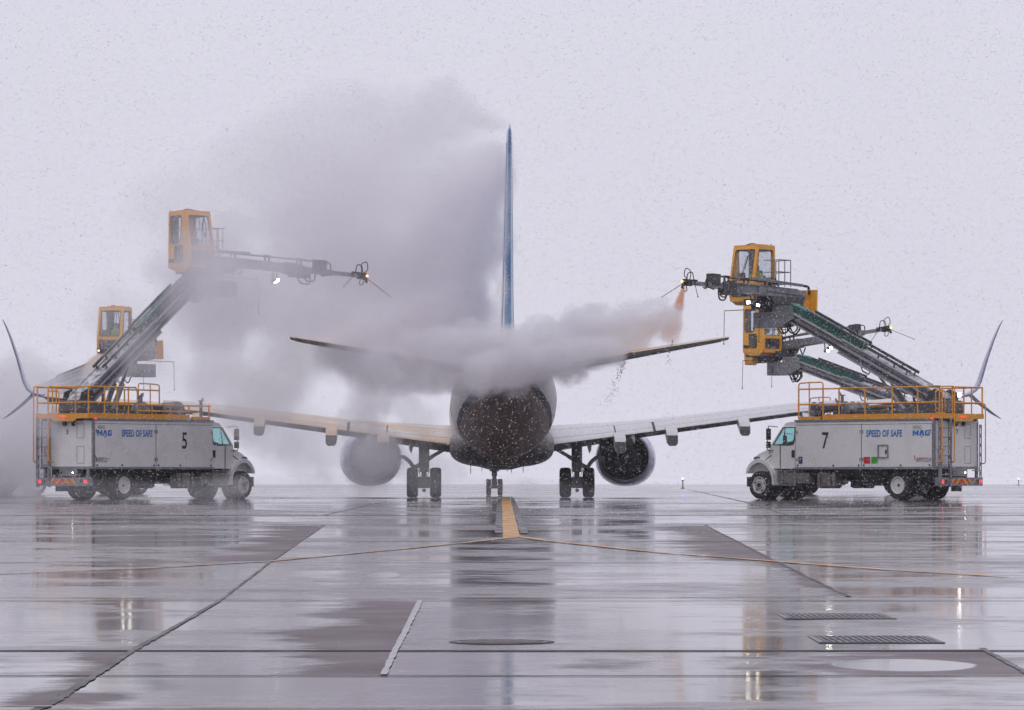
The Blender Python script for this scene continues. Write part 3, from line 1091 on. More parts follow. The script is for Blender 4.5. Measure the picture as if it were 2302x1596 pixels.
    prof = [(5.95, 1.15), (5.95, 1.99), (6.2, 1.95), (6.75, 1.74), (6.98, 1.60), (7.07, 1.35), (7.08, 0.85), (6.95, 0.80)]
    rings = []
    for y, k in ((-0.98, 0.90), (-0.9, .955), (-0.6, 0.985), (0, 1.0), (0.6, 0.985), (0.9, .955), (0.98, 0.90)):
        rings.append([(x if x < 6 else 6 + (x - 6) * k, y, 1.0 + (z - 1.0) * k if z > 1 else z) for x, z in prof])
    h.loft(rings, False)
    h.build('hood', M['cabwhite'], e, bevel=0.03)
    for s2 in (-1, 1):
        h = MB()
        arch = []
        inn = []
        for k in range(15):
            a = R(-12 + 200 * k / 14)
            arch.append((WB + 0.02 + 0.80 * math.cos(a) * (0.86 if math.cos(a) > 0 else 1.0), 0.66 + 0.86 * math.sin(a)))
            inn.append((WB + 0.02 + 0.66 * math.cos(a) * (0.90 if math.cos(a) > 0 else 1.0), 0.64 + 0.72 * math.sin(a)))
        arch = [(7.12, 0.96)] + [p for p in arch if p[1] > 0.96 or p[0] < WB] + [(5.64, 0.56)]
        inn = [(5.78, 0.56)] + [p for p in inn[::-1] if p[1] > 0.96 or p[0] < WB] + [(7.04, 0.96)]
        h.prism(arch + inn, lambda u, v: Vector((u, s2 * 0.72, v)), lambda u, v: Vector((u, s2 * 1.22, v - 0.02)))
        h.build('fender', M['cabwhite'], e, bevel=0.03)
    h = MB()
    for s2 in (-1, 1):
        h.lathe([(0.74, 0), (0.74, .03), (0.001, .03)], (WB + 0.02, s2 * 0.70, 0.62), (0, s2, 0), 30)
    h.box(6.95, 7.14, -1.15, 1.15, 0.46, 0.82)
    h.box(7.085, 7.11, -0.55, 0.55, 0.95, 1.5)
    h.build('bumper', M['black'], e, bevel=0.03)
    for s2 in (-1, 1):
        h = MB()
        h.ball((6.78, s2 * 0.98, 1.50), (0.16, 0.09, 0.09), 10)
        h.build('headlight', M['darksteel'], e)
        h = MB()
        h.bar((5.98, s2 * 1.10, 1.62), (6.16, s2 * 1.24, 1.44), 0.05, 0.03)
        h.build('fender_bracket', M['black'], e)
        h = MB()
        h.box(6.08, 6.2, *(sorted((s2 * .985, s2 * .99))), 1.70, 1.80)
        h.build('sticker', M['amber'], e)
    # mirrors
    for s2 in (-1, 1):
        h = MB()
        loop(h, [(5.72, s2 * 1.06, 2.66), (5.86, s2 * 1.42, 2.70), (5.92, s2 * 1.42, 1.80), (5.86, s2 * 1.12, 1.78)], 0.018, 0.05)
        h.box(5.83, 5.91, *(sorted((s2 * 1.30, s2 * 1.50))), 2.18, 2.60).box(5.83, 5.91, *(sorted((s2 * 1.31, s2 * 1.49))), 1.88, 2.12)
        h.build('mirror', M['black'], e, bevel=0.012)
    h = MB()
    h.lathe([(0.07, 0), (0.07, 0.03), (0.04, 0.06), (0.001, 0.07)], (5.2, s * 0.55, 2.85), (0, 0, 1), 12)
    h.lathe([(0.04, 0), (0.04, 0.02), (0.02, 0.04), (0.001, 0.045)], (5.35, 0.0, 2.83), (0, 0, 1), 10)
    h.build('beacon', M['redpaint'], e)
    for s2 in (-1, 1):
        h = MB()
        hose(h, [(4.74, s2 * 1.15, 2.86), (4.80, s2 * 1.17, 2.3), (4.72, s2 * 1.17, 1.9), (4.74, s2 * 1.16, 1.4)], 0.018)
        h.build('hose', M['black'], e)

    # roof deck and rails (the driver's side is the side with the whole high rail)
    d = MB()
    d.box(-1.95, 4.6, -1.15, 1.15, 2.91, 2.95)
    d.build('roof_deck', M['darksteel'], e)
    d = MB()
    for s2 in (-1, 1):
        y0, y1 = sorted((s2 * 1.24, s2 * 1.27))
        d.box(-1.95, 3.42, y0, y1, 2.90, 3.09)
        d.box(3.5, 4.55, y0, y1, 2.88, 3.02)
    d.box(-1.985, -1.95, -1.27, 1.27, 2.90, 3.08)
    d.prism([(-0.75, 2.90), (0.55, 2.90), (0.40, 2.80), (-0.55, 2.80)], lambda u, v: Vector((-1.98, u, v)), lambda u, v: Vector((-1.93, u, v)))
    d.box(-1.95, -1.70, -1.24, 1.24, 2.955, 2.975)
    d.build('deck_edge', M['orange'], e)
    d = MB()
    y = 1.25
    rail(d, -1.93, 4.55, y, (4.03, 3.47), 2.95, (-1.93, -0.95, 0.2, 1.45, 2.65, 3.4, 4.55))
    loop(d, [(3.4, y, 4.03), (3.4, y, 4.27), (4.05, y, 4.27), (4.55, y, 4.24), (4.55, y, 4.0)], 0.026, 0.1)
    d.tube([(4.05, y, 3.0), (4.05, y, 4.27)], 0.024, 6)
    y = -1.25
    rail(d, -1.93, 0.55, y, (4.03, 3.47), 2.95, (-1.93, -1.1, -0.45, 0.15))
    loop(d, [(-1.93, y, 4.03), (0.55, y, 4.03), (0.62, y, 3.9), (0.62, y, 3.0)], 0.026)
    rail(d, 0.62, 4.6, y, (3.42,), 2.95, (1.4, 2.4, 3.4, 4.5))
    rail(d, 0.62, 3.4, y, (3.2,), 2.95, ())
    # rear rails round the ladder gap
    for ya, yb in ((-1.25, 0.5),):
        for z in (4.03, 3.47):
            d.tube([(-1.93, ya, z), (-1.93, yb, z)], 0.026, 6)
    for yv in (-0.62, 0.5):
        d.tube([(-1.93, yv, 2.95), (-1.93, yv, 4.03)], 0.026, 6)
    # hand rails that run down beside the ladder
    for yv in (0.57, 1.29):
        loop(d, [(-1.55, yv, 4.05), (-2.08, yv, 4.05), (-2.08, yv, 1.35), (-1.80, yv, 1.35)], 0.026, 0.1)
    loop(d, [(-1.6, 0.5, 3.1), (-1.6, 0.5, 3.9), (-1.6, 1.05, 3.9), (-1.6, 1.05, 3.1), (-1.6, 0.5, 3.1)], 0.022, 0.08)
    if second_ladder:
        loop(d, [(-1.6, -1.28, 3.45), (-2.05, -1.28, 3.45), (-2.05, -1.28, 1.3), (-1.8, -1.28, 1.3)], 0.024, 0.1)
    d.build('guard_rail', M['orange'], e)
    # ladder at the rear
    l = MB()
    for yv in (0.64, 1.21):
        slots = [rpoly([(-0.03, z), (0.03, z), (0.03, z + 0.2), (-0.03, z + 0.2)], 0.03) for z in (0.62, 0.95, 1.28, 1.61, 1.94, 2.27, 2.6)]
        l.panel([(-0.06, 0.46), (0.06, 0.46), (0.06, 2.9), (-0.06, 2.9)], slots, lambda u, v, w: Vector((-1.92 + u, yv + w, v)), 0.02)
        slots = [rpoly([(-0.028, z), (0.028, z), (0.028, z + 0.2), (-0.028, z + 0.2)], 0.028) for z in (0.62, 0.95, 1.28, 1.61, 1.94, 2.27, 2.6)]
        l.panel([(-0.055, 0.46), (0.055, 0.46), (0.055, 2.9), (-0.055, 2.9)], slots, lambda u, v, w: Vector((-1.985 + w, yv + u + 0.01, v)), 0.015)
    for z in (0.58, 0.90, 1.24, 1.57, 1.90, 2.23, 2.56):
        l.box(-1.97, -1.86, 0.66, 1.21, z - 0.018, z + 0.018)
    l.build('ladder', M['steel'], e)
    l = MB()
    if second_ladder:
        slots = [rpoly([(-0.035, z), (0.035, z), (0.035, z + 0.22), (-0.035, z + 0.22)], 0.03) for z in (0.66, 1.0, 1.34, 1.68, 2.02, 2.36)]
        l.panel([(-0.065, 0.5), (0.065, 0.5), (0.065, 2.7), (-0.065, 2.7)], slots, lambda u, v, w: Vector((-1.90 + w, -1.20 + u, v)), 0.025)
        for z in (0.7, 1.05):
            l.box(-1.9, -1.85, -1.2, -0.75, z - .02, z + .02)
        l.build('slotted_post', M['steel'], e)
    l = MB()
    l.lathe([(0.14, 0), (0.16, 0), (0.16, 0.006), (0.14, 0.006)], (-1.735, 0.94, 1.75), (-1, 0, 0), 24, closed=True)
    l.build('sticker', M['redpaint'], body)
    # rear bumper, lamps, chevrons, control box
    l = MB()
    l.box(-1.95, -1.72, -1.25, 1.25, 0.50, 0.80)
    for yv in (-1.1, 1.0):
        l.box(-1.82, -1.74, yv - 0.05, yv + 0.05, 0.8, 1.12)
    bump = l.build('rear_bumper', M['steel'], e)
    l = MB()
    l.box(-1.958, -1.951, -0.62, 0.56, 0.56, 0.75)
    l.build('chevron_board', M['chevron'], bump)
    for yv in (-1.12, 1.10):
        l = MB()
        l.cyl((-1.951, yv, 0.65), (-1.975, yv, 0.65), 0.065, 16)
        l.build('tail_lamp', M['red_lamp'] if s > 0 else M['redlens'], bump)
    l = MB()
    for yv in (-0.94, 0.92):
        l.lathe([(0.045, 0), (0.07, 0), (0.07, 0.02), (0.045, 0.02)], (-1.951, yv, 0.65), (-1, 0, 0), 16, closed=True)
    l.build('lamp_ring', M['black'], bump)
    l = MB()
    l.box(-1.80, -1.50, -0.55, 0.30, 0.84, 1.09)
    cbx = l.build('control_box', M['steel'], e, bevel=0.01)
    l = MB()
    l.box(-1.82, -1.801, -0.42, -0.34, 0.93, 1.01).box(-1.82, -1.801, 0.16, 0.24, 0.93, 1.01)
    l.build('latch', M['black'], cbx)
    l = MB()
    l.box(-1.835, -1.821, -0.40, -0.36, 0.95, 0.99)
    l.build('lamp', M['lampsoft'], cbx)
    # round rear lamps under the deck
    l = MB()
    for yv in (0.02, -0.42):
        l = MB()
        l.lathe([(0.05, 0), (0.085, 0.0), (0.085, 0.06), (0.07, 0.08), (0.05, 0.07)], (-1.74, yv + 0.05, 2.72), (-1, 0, 0), 16)
        l.build('rear_lamp', M['black'], body)
    # roof equipment: hose reels, cross beam, filler stubs
    for x, yv in ((4.25, 0.55), (2.75, 0.55), (3.2, -0.75)):
        l = MB()
        l.lathe([(0.08, -0.16), (0.31, -0.16), (0.31, -0.13), (0.14, -0.13), (0.14, 0.13), (0.31, 0.13), (0.31, 0.16), (0.08, 0.16)], (x, yv, 3.27), (0.35, 1, 0), 28)
        l.box(x - 0.04, x + 0.04, yv - 0.25, yv + 0.25, 2.95, 3.2)
        l.build('hose_reel', M['steel'], e)
    l = MB()
    l.box(3.0, 4.3, 0.60, 0.85, 3.28, 3.44).box(3.1, 3.3, 0.62, 0.82, 2.95, 3.28).box(3.9, 4.0, 0.62, 0.82, 2.95, 3.28)
    l.box(2.9, 3.4, -0.9, -0.4, 2.95, 3.36).box(3.45, 3.75, -0.8, -0.4, 2.95, 3.22)
    l.box(0.9, 2.9, -0.15, 0.15, 3.12, 3.25).box(1.0, 1.1, -0.12, 0.12, 2.95, 3.12).box(2.5, 2.6, -0.12, 0.12, 2.95, 3.12)
    l.build('pump_unit', M['turret'], e, bevel=0.015)
    for x, yv, zz in ((2.95, 0.7, 3.78), (1.45, -0.6, 3.72), (4.45, -0.9, 3.60)):
        l = MB()
        l.cyl((x, yv, 2.95), (x, yv, zz), 0.06, 10)
        l.box(x - 0.11, x + 0.11, yv - 0.05, yv + 0.05, zz, zz + 0.035)
        l.bar((x + 0.05, yv, zz + 0.03), (x + 0.12, yv, zz + 0.12), 0.05, 0.05)
        l.build('filler_pipe', M['steel'], e)

    # boom turret
    l = MB()
    l.prism([(1.0, 2.96), (1.0, 3.16), (-0.15, 3.34), (-0.5, 3.52), (-1.55, 3.56), (-1.62, 3.2), (-1.55, 2.96)], lambda u, v: Vector((u, -0.55, v)), lambda u, v: Vector((u, 0.55, v)))
    tur = l.build('turret', M['turret'], e, bevel=0.02)
    pv = Vector((-1.1, 0, 3.52))
    d = Vector((math.cos(pitch), 0, math.sin(pitch)))
    u = Vector((-math.sin(pitch), 0, math.cos(pitch)))
    l = MB()
    for yv in (-0.42, 0.42):
        l.prism([(-1.5, 3.45), (-0.7, 3.45), (-0.8, 3.85), (-1.1, 3.98), (-1.4, 3.85)], lambda a, c: Vector((a, yv - 0.03, c)), lambda a, c: Vector((a, yv + 0.03, c)))
    hose(l, [(-0.7, 0.3, 3.5), (-0.35, 0.3, 3.95), (-0.05, 0.3, 3.75), (-0.1, 0.3, 3.4)], 0.05, 8)
    hose(l, [(-0.8, -0.3, 3.5), (-0.45, -0.3, 4.05), (-0.15, -0.3, 3.8), (-0.2, -0.3, 3.4)], 0.05, 8)
    l.build('pivot_bracket', M['darksteel'], tur)
    # boom beams
    l = MB()
    m1 = pv + d * (blen * 0.62)
    l.bar(pv - d * 0.25, m1, 0.62, 0.50)
    l.bar(pv + d * (blen * 0.30), pv + d * (blen * 0.38), 0.66, 0.54)
    l.bar(m1, pv + d * blen, 0.50, 0.40)
    boom = l.build('boom', M['boom'], e, bevel=0.01)
    l = MB()
    for yv in (-0.33, 0.33):
        for k in (-0.26, 0.26):
            l.bar(pv + u * k + Vector((0, yv, 0)), m1 + u * k + Vector((0, yv, 0)), 0.05, 0.05)
        l.bar(pv + u * 0.02 + Vector((0, yv, 0)), m1 + u * 0.02 + Vector((0, yv, 0)), 0.03, 0.07)
    for yv in (-0.27, 0.27):
        for k in (-0.17, 0.17):
            l.bar(m1 + u * k + Vector((0, yv, 0)), pv + d * blen + u * k + Vector((0, yv, 0)), 0.035, 0.05)
    l.build('boom_flange', M['flange'], boom)
    l = MB()
    for yv, k in ((-0.36, -.10), (-0.35, -.06), (0.36, -.10), (0.35, -.06), (.36, .12), (-.36, .12)):
        l.tube([pv + d * (blen * .05) + u * k + Vector((0, yv, 0)), pv + d * (blen * .6) + u * k + Vector((0, yv, 0)), pv + d * (blen * .66) + u * k + Vector((0, yv * .8, 0)), pv + d * (blen * .97) + u * k + Vector((0, yv * .8, 0))], 0.014, 6)
    l.build('hydraulic_line', M['black'], boom)
    l = MB()
    k0, k1 = blen * 0.52, blen * 0.99
    nseg = 22
    for i in range(nseg):
        a = k0 + (k1 - k0) * i / nseg
        b_ = k0 + (k1 - k0) * (i + 0.9) / nseg
        off = 0.36 if i > nseg * 0.35 else 0.34
        hh = 0.24 - (0.06 if i > nseg - 3 else 0)
        l.bar(pv + d * a + u * off, pv + d * b_ + u * (off + .01), 0.40, hh)
    l.build('hose_cover', M['green'], boom)
    l = MB()
    for yv in (-0.24, 0.24):
        l.bar(pv + d * (k0 - 0.1) + u * 0.52 + Vector((0, yv, 0)), pv + d * (k1 - 0.9) + u * 0.52 + Vector((0, yv, 0)), 0.04, 0.1)
        l.bar(pv + d * (blen * .2) + u * 0.44 + Vector((0, yv, 0)), pv + d * k0 + u * 0.44 + Vector((0, yv, 0)), 0.05, 0.10)
        for k in (0.22, 0.3, 0.4, 0.5):
            l.bar(pv + d * (blen * k) + u * 0.2 + Vector((0, yv, 0)), pv + d * (blen * k) + u * 0.42 + Vector((0, yv, 0)), 0.03, 0.05, up=(1, 0, 0))
    loop(l, [pv + d * (blen * .44) - u * 0.22, pv + d * (blen * .44) - u * 0.5, pv + d * (blen * .48) - u * 0.5, pv + d * (blen * .52) - u * 0.22], 0.025, 0.03)
    l.build('hose_tray', M['darksteel'], boom)
    l = MB()
    c0, c1 = Vector((0.45, 0, 3.2)), pv + d * (blen * 0.36) - u * 0.30
    cm = c0.lerp(c1, 0.58)
    for yv in (-0.2, 0.2):
        o2 = Vector((0, yv, 0))
        l.cyl(c0 + o2, cm + o2, 0.10, 12)
        l.cyl(cm + o2, c1 + o2, 0.05, 10)
    l.build('lift_cylinder', M['steel'], boom)
    # levelling box at the boom's end
    tip = pv + d * blen
    l = MB()
    l.prism([(tip.x - 0.55, tip.z - 0.22), (tip.x - 0.35, tip.z + 0.26), (tip.x + 0.5, tip.z + 0.30), (tip.x + 0.5, tip.z - 0.2), (tip.x + 0.1, tip.z - 0.5)], lambda a, c: Vector((a, -0.36, c)), lambda a, c: Vector((a, 0.36, c)))
    l.box(tip.x + 0.15, tip.x + (1.95 if ring_x < 0.9 else 1.42), -0.34, 0.34, tip.z - 0.52, tip.z + 0.06)
    lev = l.build('levelling_box', M['boom'], boom, bevel=0.01)
    l = MB()
    for kx in range(5):
        l = MB()
        x = tip.x - 0.35 + 0.14 * kx
        yv = rnd.uniform(-0.3, 0.3)
        hose(l, [(x, yv, tip.z - 0.2), (x - 0.15, yv, tip.z - 0.45 - 0.2 * rnd.random()), (x + 0.12, yv, tip.z - 0.72 - 0.12 * rnd.random()), (x + 0.35, yv, tip.z - 0.5)], 0.028)
        l.build('hose', M['black'], lev)
    l = MB()
    l.cyl((tip.x + ring_x, 0, tip.z + 0.06), (tip.x + ring_x, 0, tip.z + 0.42), 0.34, 20)
    l.box(tip.x + ring_x - 0.35, tip.x + ring_x + 0.45, -0.42, 0.42, tip.z + 0.20, tip.z + 0.32)
    l.build('slewing_ring', M['darksteel'], lev)
    # probe rods that hang from it
    l = MB()
    zq = tip.z + 0.22
    l.tube([(tip.x + 0.9, -0.1, zq), (tip.x + 3.3, -0.2, zq - 0.02)], 0.016, 6)
    l.tube([(tip.x + 3.3, -0.2, zq - 0.02), (tip.x + 3.33, -0.2, zq - 1.25)], 0.012, 6)
    l.ball((tip.x + 3.33, -0.2, zq - 1.27), 0.035, 8)
    l.tube([(tip.x + 1.1, 0.36 * s, tip.z), (tip.x + 1.1, 0.38 * s, tip.z - 1.02)], 0.012, 6)
    l.ball((tip.x + 1.1, 0.38 * s, tip.z - 1.03), 0.035, 8)
    l.build('probe_rod', M['rod'], lev)
    if num:
        lettering(num, 0.42, M['ink'], lev, frame((tip.x + (1.6 if ring_x < 0.9 else 1.2), s * 0.346, tip.z - 0.38), (1, 0, 0) if s < 0 else (-1, 0, 0), (0, 0, 1)), sx=0.8, bold=0.004)

    # ---- operator cab on the slewing ring
    A = Matrix.Translation((tip.x + ring_x, 0, tip.z + 0.46)) @ Matrix.Rotation(cab_dir - yaw, 4, 'Z')
    C = A @ Matrix.Translation((0, -0.72, 0.0))
    l = MB(A)
    l.box(-1.15, 0.75, -0.55, 0.75, -0.14, 0.10)
    l.prism([(-0.95, -0.10), (0.6, -0.10), (0.8, 0.18), (-1.3, 0.18)], lambda a, c: Vector((a, 0.14, c)), lambda a, c: Vector((a, 0.8, c)))
    plat = l.build('cab_platform', M['darksteel'], e)
    H = 2.08
    xf0, xf1, xr = 0.66, 0.40, -0.62
    hw = 0.59

    def xfr(z):
        return xf0 + (xf1 - xf0) * max(0, (z - 0.75)) / (H - 0.75) if z > 0.75 else xf0
    l = MB(C)
    for s2 in (-1, 1):
        out = rpoly([(xr, 0.02), (xf0 - 0.06, 0.02), (xf0, 0.2), (xf0, 0.75), (xf1, H), (xr + 0.02, H)], 0.05)
        if s2 < 0:
            holes = [rpoly([(xr + 0.12, 0.95), (xr + 0.62, 0.95), (xr + 0.74, 1.12), (xr + 0.78, 1.94), (xr + 0.13, 1.94)], 0.09),
                     rpoly([(xr + 0.40, 0.25), (xr + 0.80, 0.22), (xr + 0.86, 0.30), (xr + 0.86, 0.84), (xr + 0.38, 0.84)], 0.08)]
        else:
            holes = [rpoly([(xr + 0.14, 0.75), (xf0 - 0.16, 0.75), (xf1 - 0.06, 1.94), (xr + 0.16, 1.94)], 0.09)]
        l.panel(out, holes, lambda a, c, w: Vector((a, s2 * (hw - w), c)), 0.06)
    # front, leaning

    def ff(a, c, w):
        return Vector((xfr(c) - w, a, c))
    l.panel([(-hw + 0.061, 0.02), (hw - 0.061, 0.02), (hw - 0.061, 0.75), (-hw + 0.061, 0.75)], [rpoly([(-0.46, 0.20), (0.46, 0.20), (0.46, 0.64), (-0.46, 0.64)], 0.07)], ff, 0.06)
    l.panel([(-hw + 0.061, 0.751), (hw - 0.061, 0.751), (hw - 0.061, H), (-hw + 0.061, H)], [rpoly([(-0.47, 0.82), (0.47, 0.82), (0.45, 1.95), (-0.45, 1.95)], 0.08)], ff, 0.06)
    l.panel([(-hw + 0.061, 0.02), (hw - 0.061, 0.02), (hw - 0.061, H), (-hw + 0.061, H)], [rpoly([(-0.42, 0.95), (0.42, 0.95), (0.42, 1.92), (-0.42, 1.92)], 0.08)], lambda a, c, w: Vector((xr + w, a, c)), 0.06)
    l.box(xr + 0.02, xf1 + 0.0, -hw + 0.01, hw - 0.01, H, H + 0.055)
    l.box(xr + 0.1, xf1 - 0.3, -0.3, 0.3, H + 0.055, H + 0.10)
    l.box(xr + 0.06, xf0 - 0.06, -hw + 0.062, hw - 0.062, 0.02, 0.08)
    l.prism([(xr + 0.05, 0.02), (xf0 - 0.1, 0.02), (0.3, -0.10), (-0.25, -0.10)], lambda a, c: Vector((a, -hw + 0.03, c)), lambda a, c: Vector((a, hw - 0.03, c)))
    oc = l.build('operator_cab', M['yellow'], e, bevel=0.015)
    l = MB(C)
    y = hw - 0.03
    l.add([(xr + 0.1, -y, 0.93), (xr + 0.8, -y, 0.93), (xr + 0.8, -y, 1.96), (xr + 0.1, -y, 1.96)], [(0, 1, 2, 3)])
    l.add([(xr + 0.1, y, 0.73), (xf0 - 0.14, y, 0.73), (xf1 - 0.04, y, 1.96), (xr + 0.1, y, 1.96)], [(0, 1, 2, 3)])
    l.add([(xf0 - 0.05, -0.5, 0.80), (xf0 - 0.05, 0.5, 0.80), (xf1 - 0.01, 0.5, 1.97), (xf1 - 0.01, -0.5, 1.97)], [(0, 1, 2, 3)])
    l.add([(xr + 0.03, -0.45, 0.92), (xr + 0.03, 0.45, 0.92), (xr + 0.03, 0.45, 1.95), (xr + 0.03, -0.45, 1.95)], [(0, 1, 2, 3)])
    l.build('window', M['pane'], oc, fix=False)
    l = MB(C)
    l.add([(xr + 0.36, -y, 0.2), (xr + 0.88, -y, 0.2), (xr + 0.88, -y, 0.86), (xr + 0.36, -y, 0.86)], [(0, 1, 2, 3)])
    l.add([(xf0 - 0.03, -0.48, 0.18), (xf0 - 0.03, 0.48, 0.18), (xf0 - 0.03, 0.48, 0.66), (xf0 - 0.03, -0.48, 0.66)], [(0, 1, 2, 3)])
    l.build('lower_window', glass('smoked_glass', (0.30, 0.31, 0.36), 0.16, 0.7), oc, fix=False)
    l = MB(C)

    def ring(mb, poly, fm, w=0.035):
        cx = sum(p[0] for p in poly) / len(poly)
        cz = sum(p[1] for p in poly) / len(poly)
        big = [(p[0] + (p[0] - cx) / max(0.2, math.hypot(p[0] - cx, p[1] - cz)) * w, p[1] + (p[1] - cz) / max(0.2, math.hypot(p[0] - cx, p[1] - cz)) * w) for p in poly]
        mb.panel(big, [poly], fm, 0.012)
    ring(l, rpoly([(xr + 0.12, 0.95), (xr + 0.62, 0.95), (xr + 0.74, 1.12), (xr + 0.78, 1.94), (xr + 0.13, 1.94)], 0.09), lambda a, c, w: Vector((a, -(hw + 0.001 + w), c)), 0.022)
    ring(l, rpoly([(xr + 0.40, 0.25), (xr + 0.80, 0.22), (xr + 0.86, 0.30), (xr + 0.86, 0.84), (xr + 0.38, 0.84)], 0.08), lambda a, c, w: Vector((a, -(hw + 0.001 + w), c)), 0.022)
    ring(l, rpoly([(xr + 0.14, 0.75), (xf0 - 0.16, 0.75), (xf1 - 0.06, 1.94), (xr + 0.16, 1.94)], 0.09), lambda a, c, w: Vector((a, hw + 0.001 + w, c)), 0.022)
    ring(l, rpoly([(-0.46, 0.20), (0.46, 0.20), (0.46, 0.64), (-0.46, 0.64)], 0.07), lambda a, c, w: Vector((xfr(c) + 0.001 + w, a, c)), 0.022)
    ring(l, rpoly([(-0.47, 0.82), (0.47, 0.82), (0.45, 1.95), (-0.45, 1.95)], 0.08), lambda a, c, w: Vector((xfr(c) + 0.001 + w, a, c)), 0.022)
    l.box(xr + 0.04, xr + 0.36, -hw - 0.008, -hw - 0.001, 0.22, 0.36)
    l.bar((xf0 + 0.02, 0.0, 0.80), (xf1 + 0.10, 0.18, 1.72), 0.02, 0.02).bar((xf0 + 0.02, -0.04, 0.80), (xf1 + 0.10, 0.12, 1.72), 0.015, 0.015)
    l.bar((xf1 + 0.14, 0.06, 1.25), (xf1 + 0.06, 0.22, 1.85), 0.03, 0.02)
    l.build('window_seal', M['black'], oc)
    l = MB(C)
    l.box(-0.48, -0.02, -0.23, 0.23, 0.42, 0.54).box(-0.50, -0.38, -0.22, 0.22, 0.54, 1.02).ball((-0.44, 0, 1.14), (0.06, 0.13, 0.10), 10)
    l.cyl((-0.25, 0, 0.08), (-0.25, 0, 0.42), 0.10, 12)
    l.build('seat', M['seat'], oc)
    l = MB(C)
    l.box(0.36, 0.52, -0.35, -0.05, 0.88, 1.10).bar((0.45, -0.1, 0.08), (0.42, -0.2, 0.9), 0.05, 0.05)
    for yv in (-0.32, 0.32):
        l.box(0.05, 0.32, yv - 0.09, yv + 0.09, 0.64, 0.72)
        l.cyl((0.24, yv, 0.72), (0.26, yv, 0.88), 0.02, 8)
        l.box(0.1, 0.24, yv - 0.06, yv + 0.06, 0.08, 0.64)
    l.box(-0.55, 0.36, -0.5, 0.5, 1.93, 2.06)
    l.box(xr + 0.07, xr + 0.2, -0.5, -0.25, 0.9, 1.95)
    l.ball((0.40, 0.36, 1.28), (0.07, 0.07, 0.12), 8).tube([(0.38, 0.40, 0.9), (0.40, 0.38, 1.6), (0.36, 0.3, 1.9)], 0.02, 6)
    hose(l, [(0.2, 0.2, 1.9), (0.28, 0.18, 1.55), (0.22, 0.1, 1.3), (0.1, 0.05, 1.2)], 0.012)
    l.build('control_console', M['seat'], oc)
    l = MB(C)
    hose(l, [(xr + 0.1, -0.1, H + 0.08), (-0.1, -0.1, H + 0.14), (xf1 - 0.1, -0.05, H + 0.06)], 0.018)
    l.cyl((xr + 0.05, 0.42, H + 0.05), (xr + 0.05, 0.42, H + 0.13), 0.018, 8).cyl((xr + 0.12, -0.52, H + 0.05), (xr + 0.1, -0.56, H + 0.12), 0.012, 8)
    l.build('roof_fitting', M['black'], oc)
    # access rails beside the cab
    l = MB(A)
    x0, x1, y0, y1, zt, zm, zb = -0.55, 0.15, -0.05, 0.66, 1.55, 1.10, 0.68
    for z in (zt, zm):
        l.tube([(x0, y0, z), (x0, y1, z), (x1, y1, z)], 0.02, 6)
        l.tube([(x1, y0, z), (x1, y1 + 0.1, z)], 0.018, 6)
    for x, yv in ((x0, y0), (x0, y1), (x1, y1), (x1, y1 - 0.22), (-0.2, y1)):
        l.tube([(x, yv, 0.55), (x, yv, zt)], 0.02, 6)
    l.box(x0, x1, y0, y1, zb - 0.04, zb)
    l.build('access_rail', M['steel'], plat)
    # spray arm
    B = A @ Matrix.Translation((0, 0.46, 0.34)) @ Matrix.Rotation(-arm_pitch, 4, 'Y')
    Lx = arm_len
    l = MB(B)
    l.bar((-1.45, 0, -0.05), (min(1.3, Lx * .35), 0, 0.0), 0.40, 0.40)
    l.bar((-0.7, 0, 0), (Lx * 0.60, 0, 0), 0.30, 0.34)
    l.bar((-1.0, 0.17, 0.16), (Lx * 0.52, 0.17, 0.16), 0.06, 0.06).bar((-1.0, -0.2, -0.12), (Lx * 0.35, -0.2, -0.12), 0.03, 0.08)
    l.bar((-1.3, 0.22, -0.22), (0.9, 0.22, -0.20), 0.04, 0.16)
    l.bar((-1.3, 0.23, -0.02), (0.9, 0.23, 0.02), 0.04, 0.07)
    l.bar((-1.35, 0.1, 0.35), (min(1.8, Lx * .3), 0.1, 0.40), 0.12, 0.10)
    arm = l.build('spray_arm', M['boom'], e, bevel=0.008)
    l = MB(B)
    l.bar((Lx * 0.5, 0, 0), (Lx * 0.8, 0, 0), 0.2, 0.22).bar((Lx * 0.75, 0, 0), (Lx, 0, 0), 0.13, 0.15)
    l.build('arm_extension', M['steel'], arm)
    l = MB(B)
    l.tube([(0.1, 0, 0.34), (Lx * 0.72, 0, 0.36)], 0.035, 8)
    for k in (0.12, 0.36, 0.58):
        l.box(Lx * k - 0.14, Lx * k + 0.14, -0.05, 0.05, 0.38, 0.41).box(Lx * k - 0.13, Lx * k - 0.10, -0.04, 0.04, 0.16, 0.38).box(Lx * k + 0.10, Lx * k + 0.13, -0.04, 0.04, 0.16, 0.38)
    l.box(Lx * .72 - 0.2, Lx * .72 + 0.25, -0.16, 0.16, 0.0, 0.42)
    l.box(Lx * .50, Lx * .58, -0.17, 0.17, -0.22, 0.22)
    l.box(Lx * .53, Lx * .64, -0.15, 0.15, -0.30, 0.12)
    l.build('supply_pipe', M['darksteel'], arm)
    l = MB(B)
    hose(l, [(Lx * .72 + .2, 0.1, 0.36), (Lx * .72 + .5, 0.1, 0.30), (Lx * .72 + .45, 0.1, -0.05), (Lx * .72 + .1, 0.1, -0.16)], 0.024)
    hose(l, [(Lx * .72 - .1, -0.1, 0.30), (Lx * .72 + .3, -0.12, 0.2), (Lx * .72 + .28, -0.12, -0.12), (Lx * .72 + .5, -0.1, -0.1)], 0.02)
    hose(l, [(Lx * .58, 0.12, -0.1), (Lx * .62, 0.14, -0.38), (Lx * .67, 0.14, -0.36), (Lx * .68, 0.12, -0.08)], 0.03)
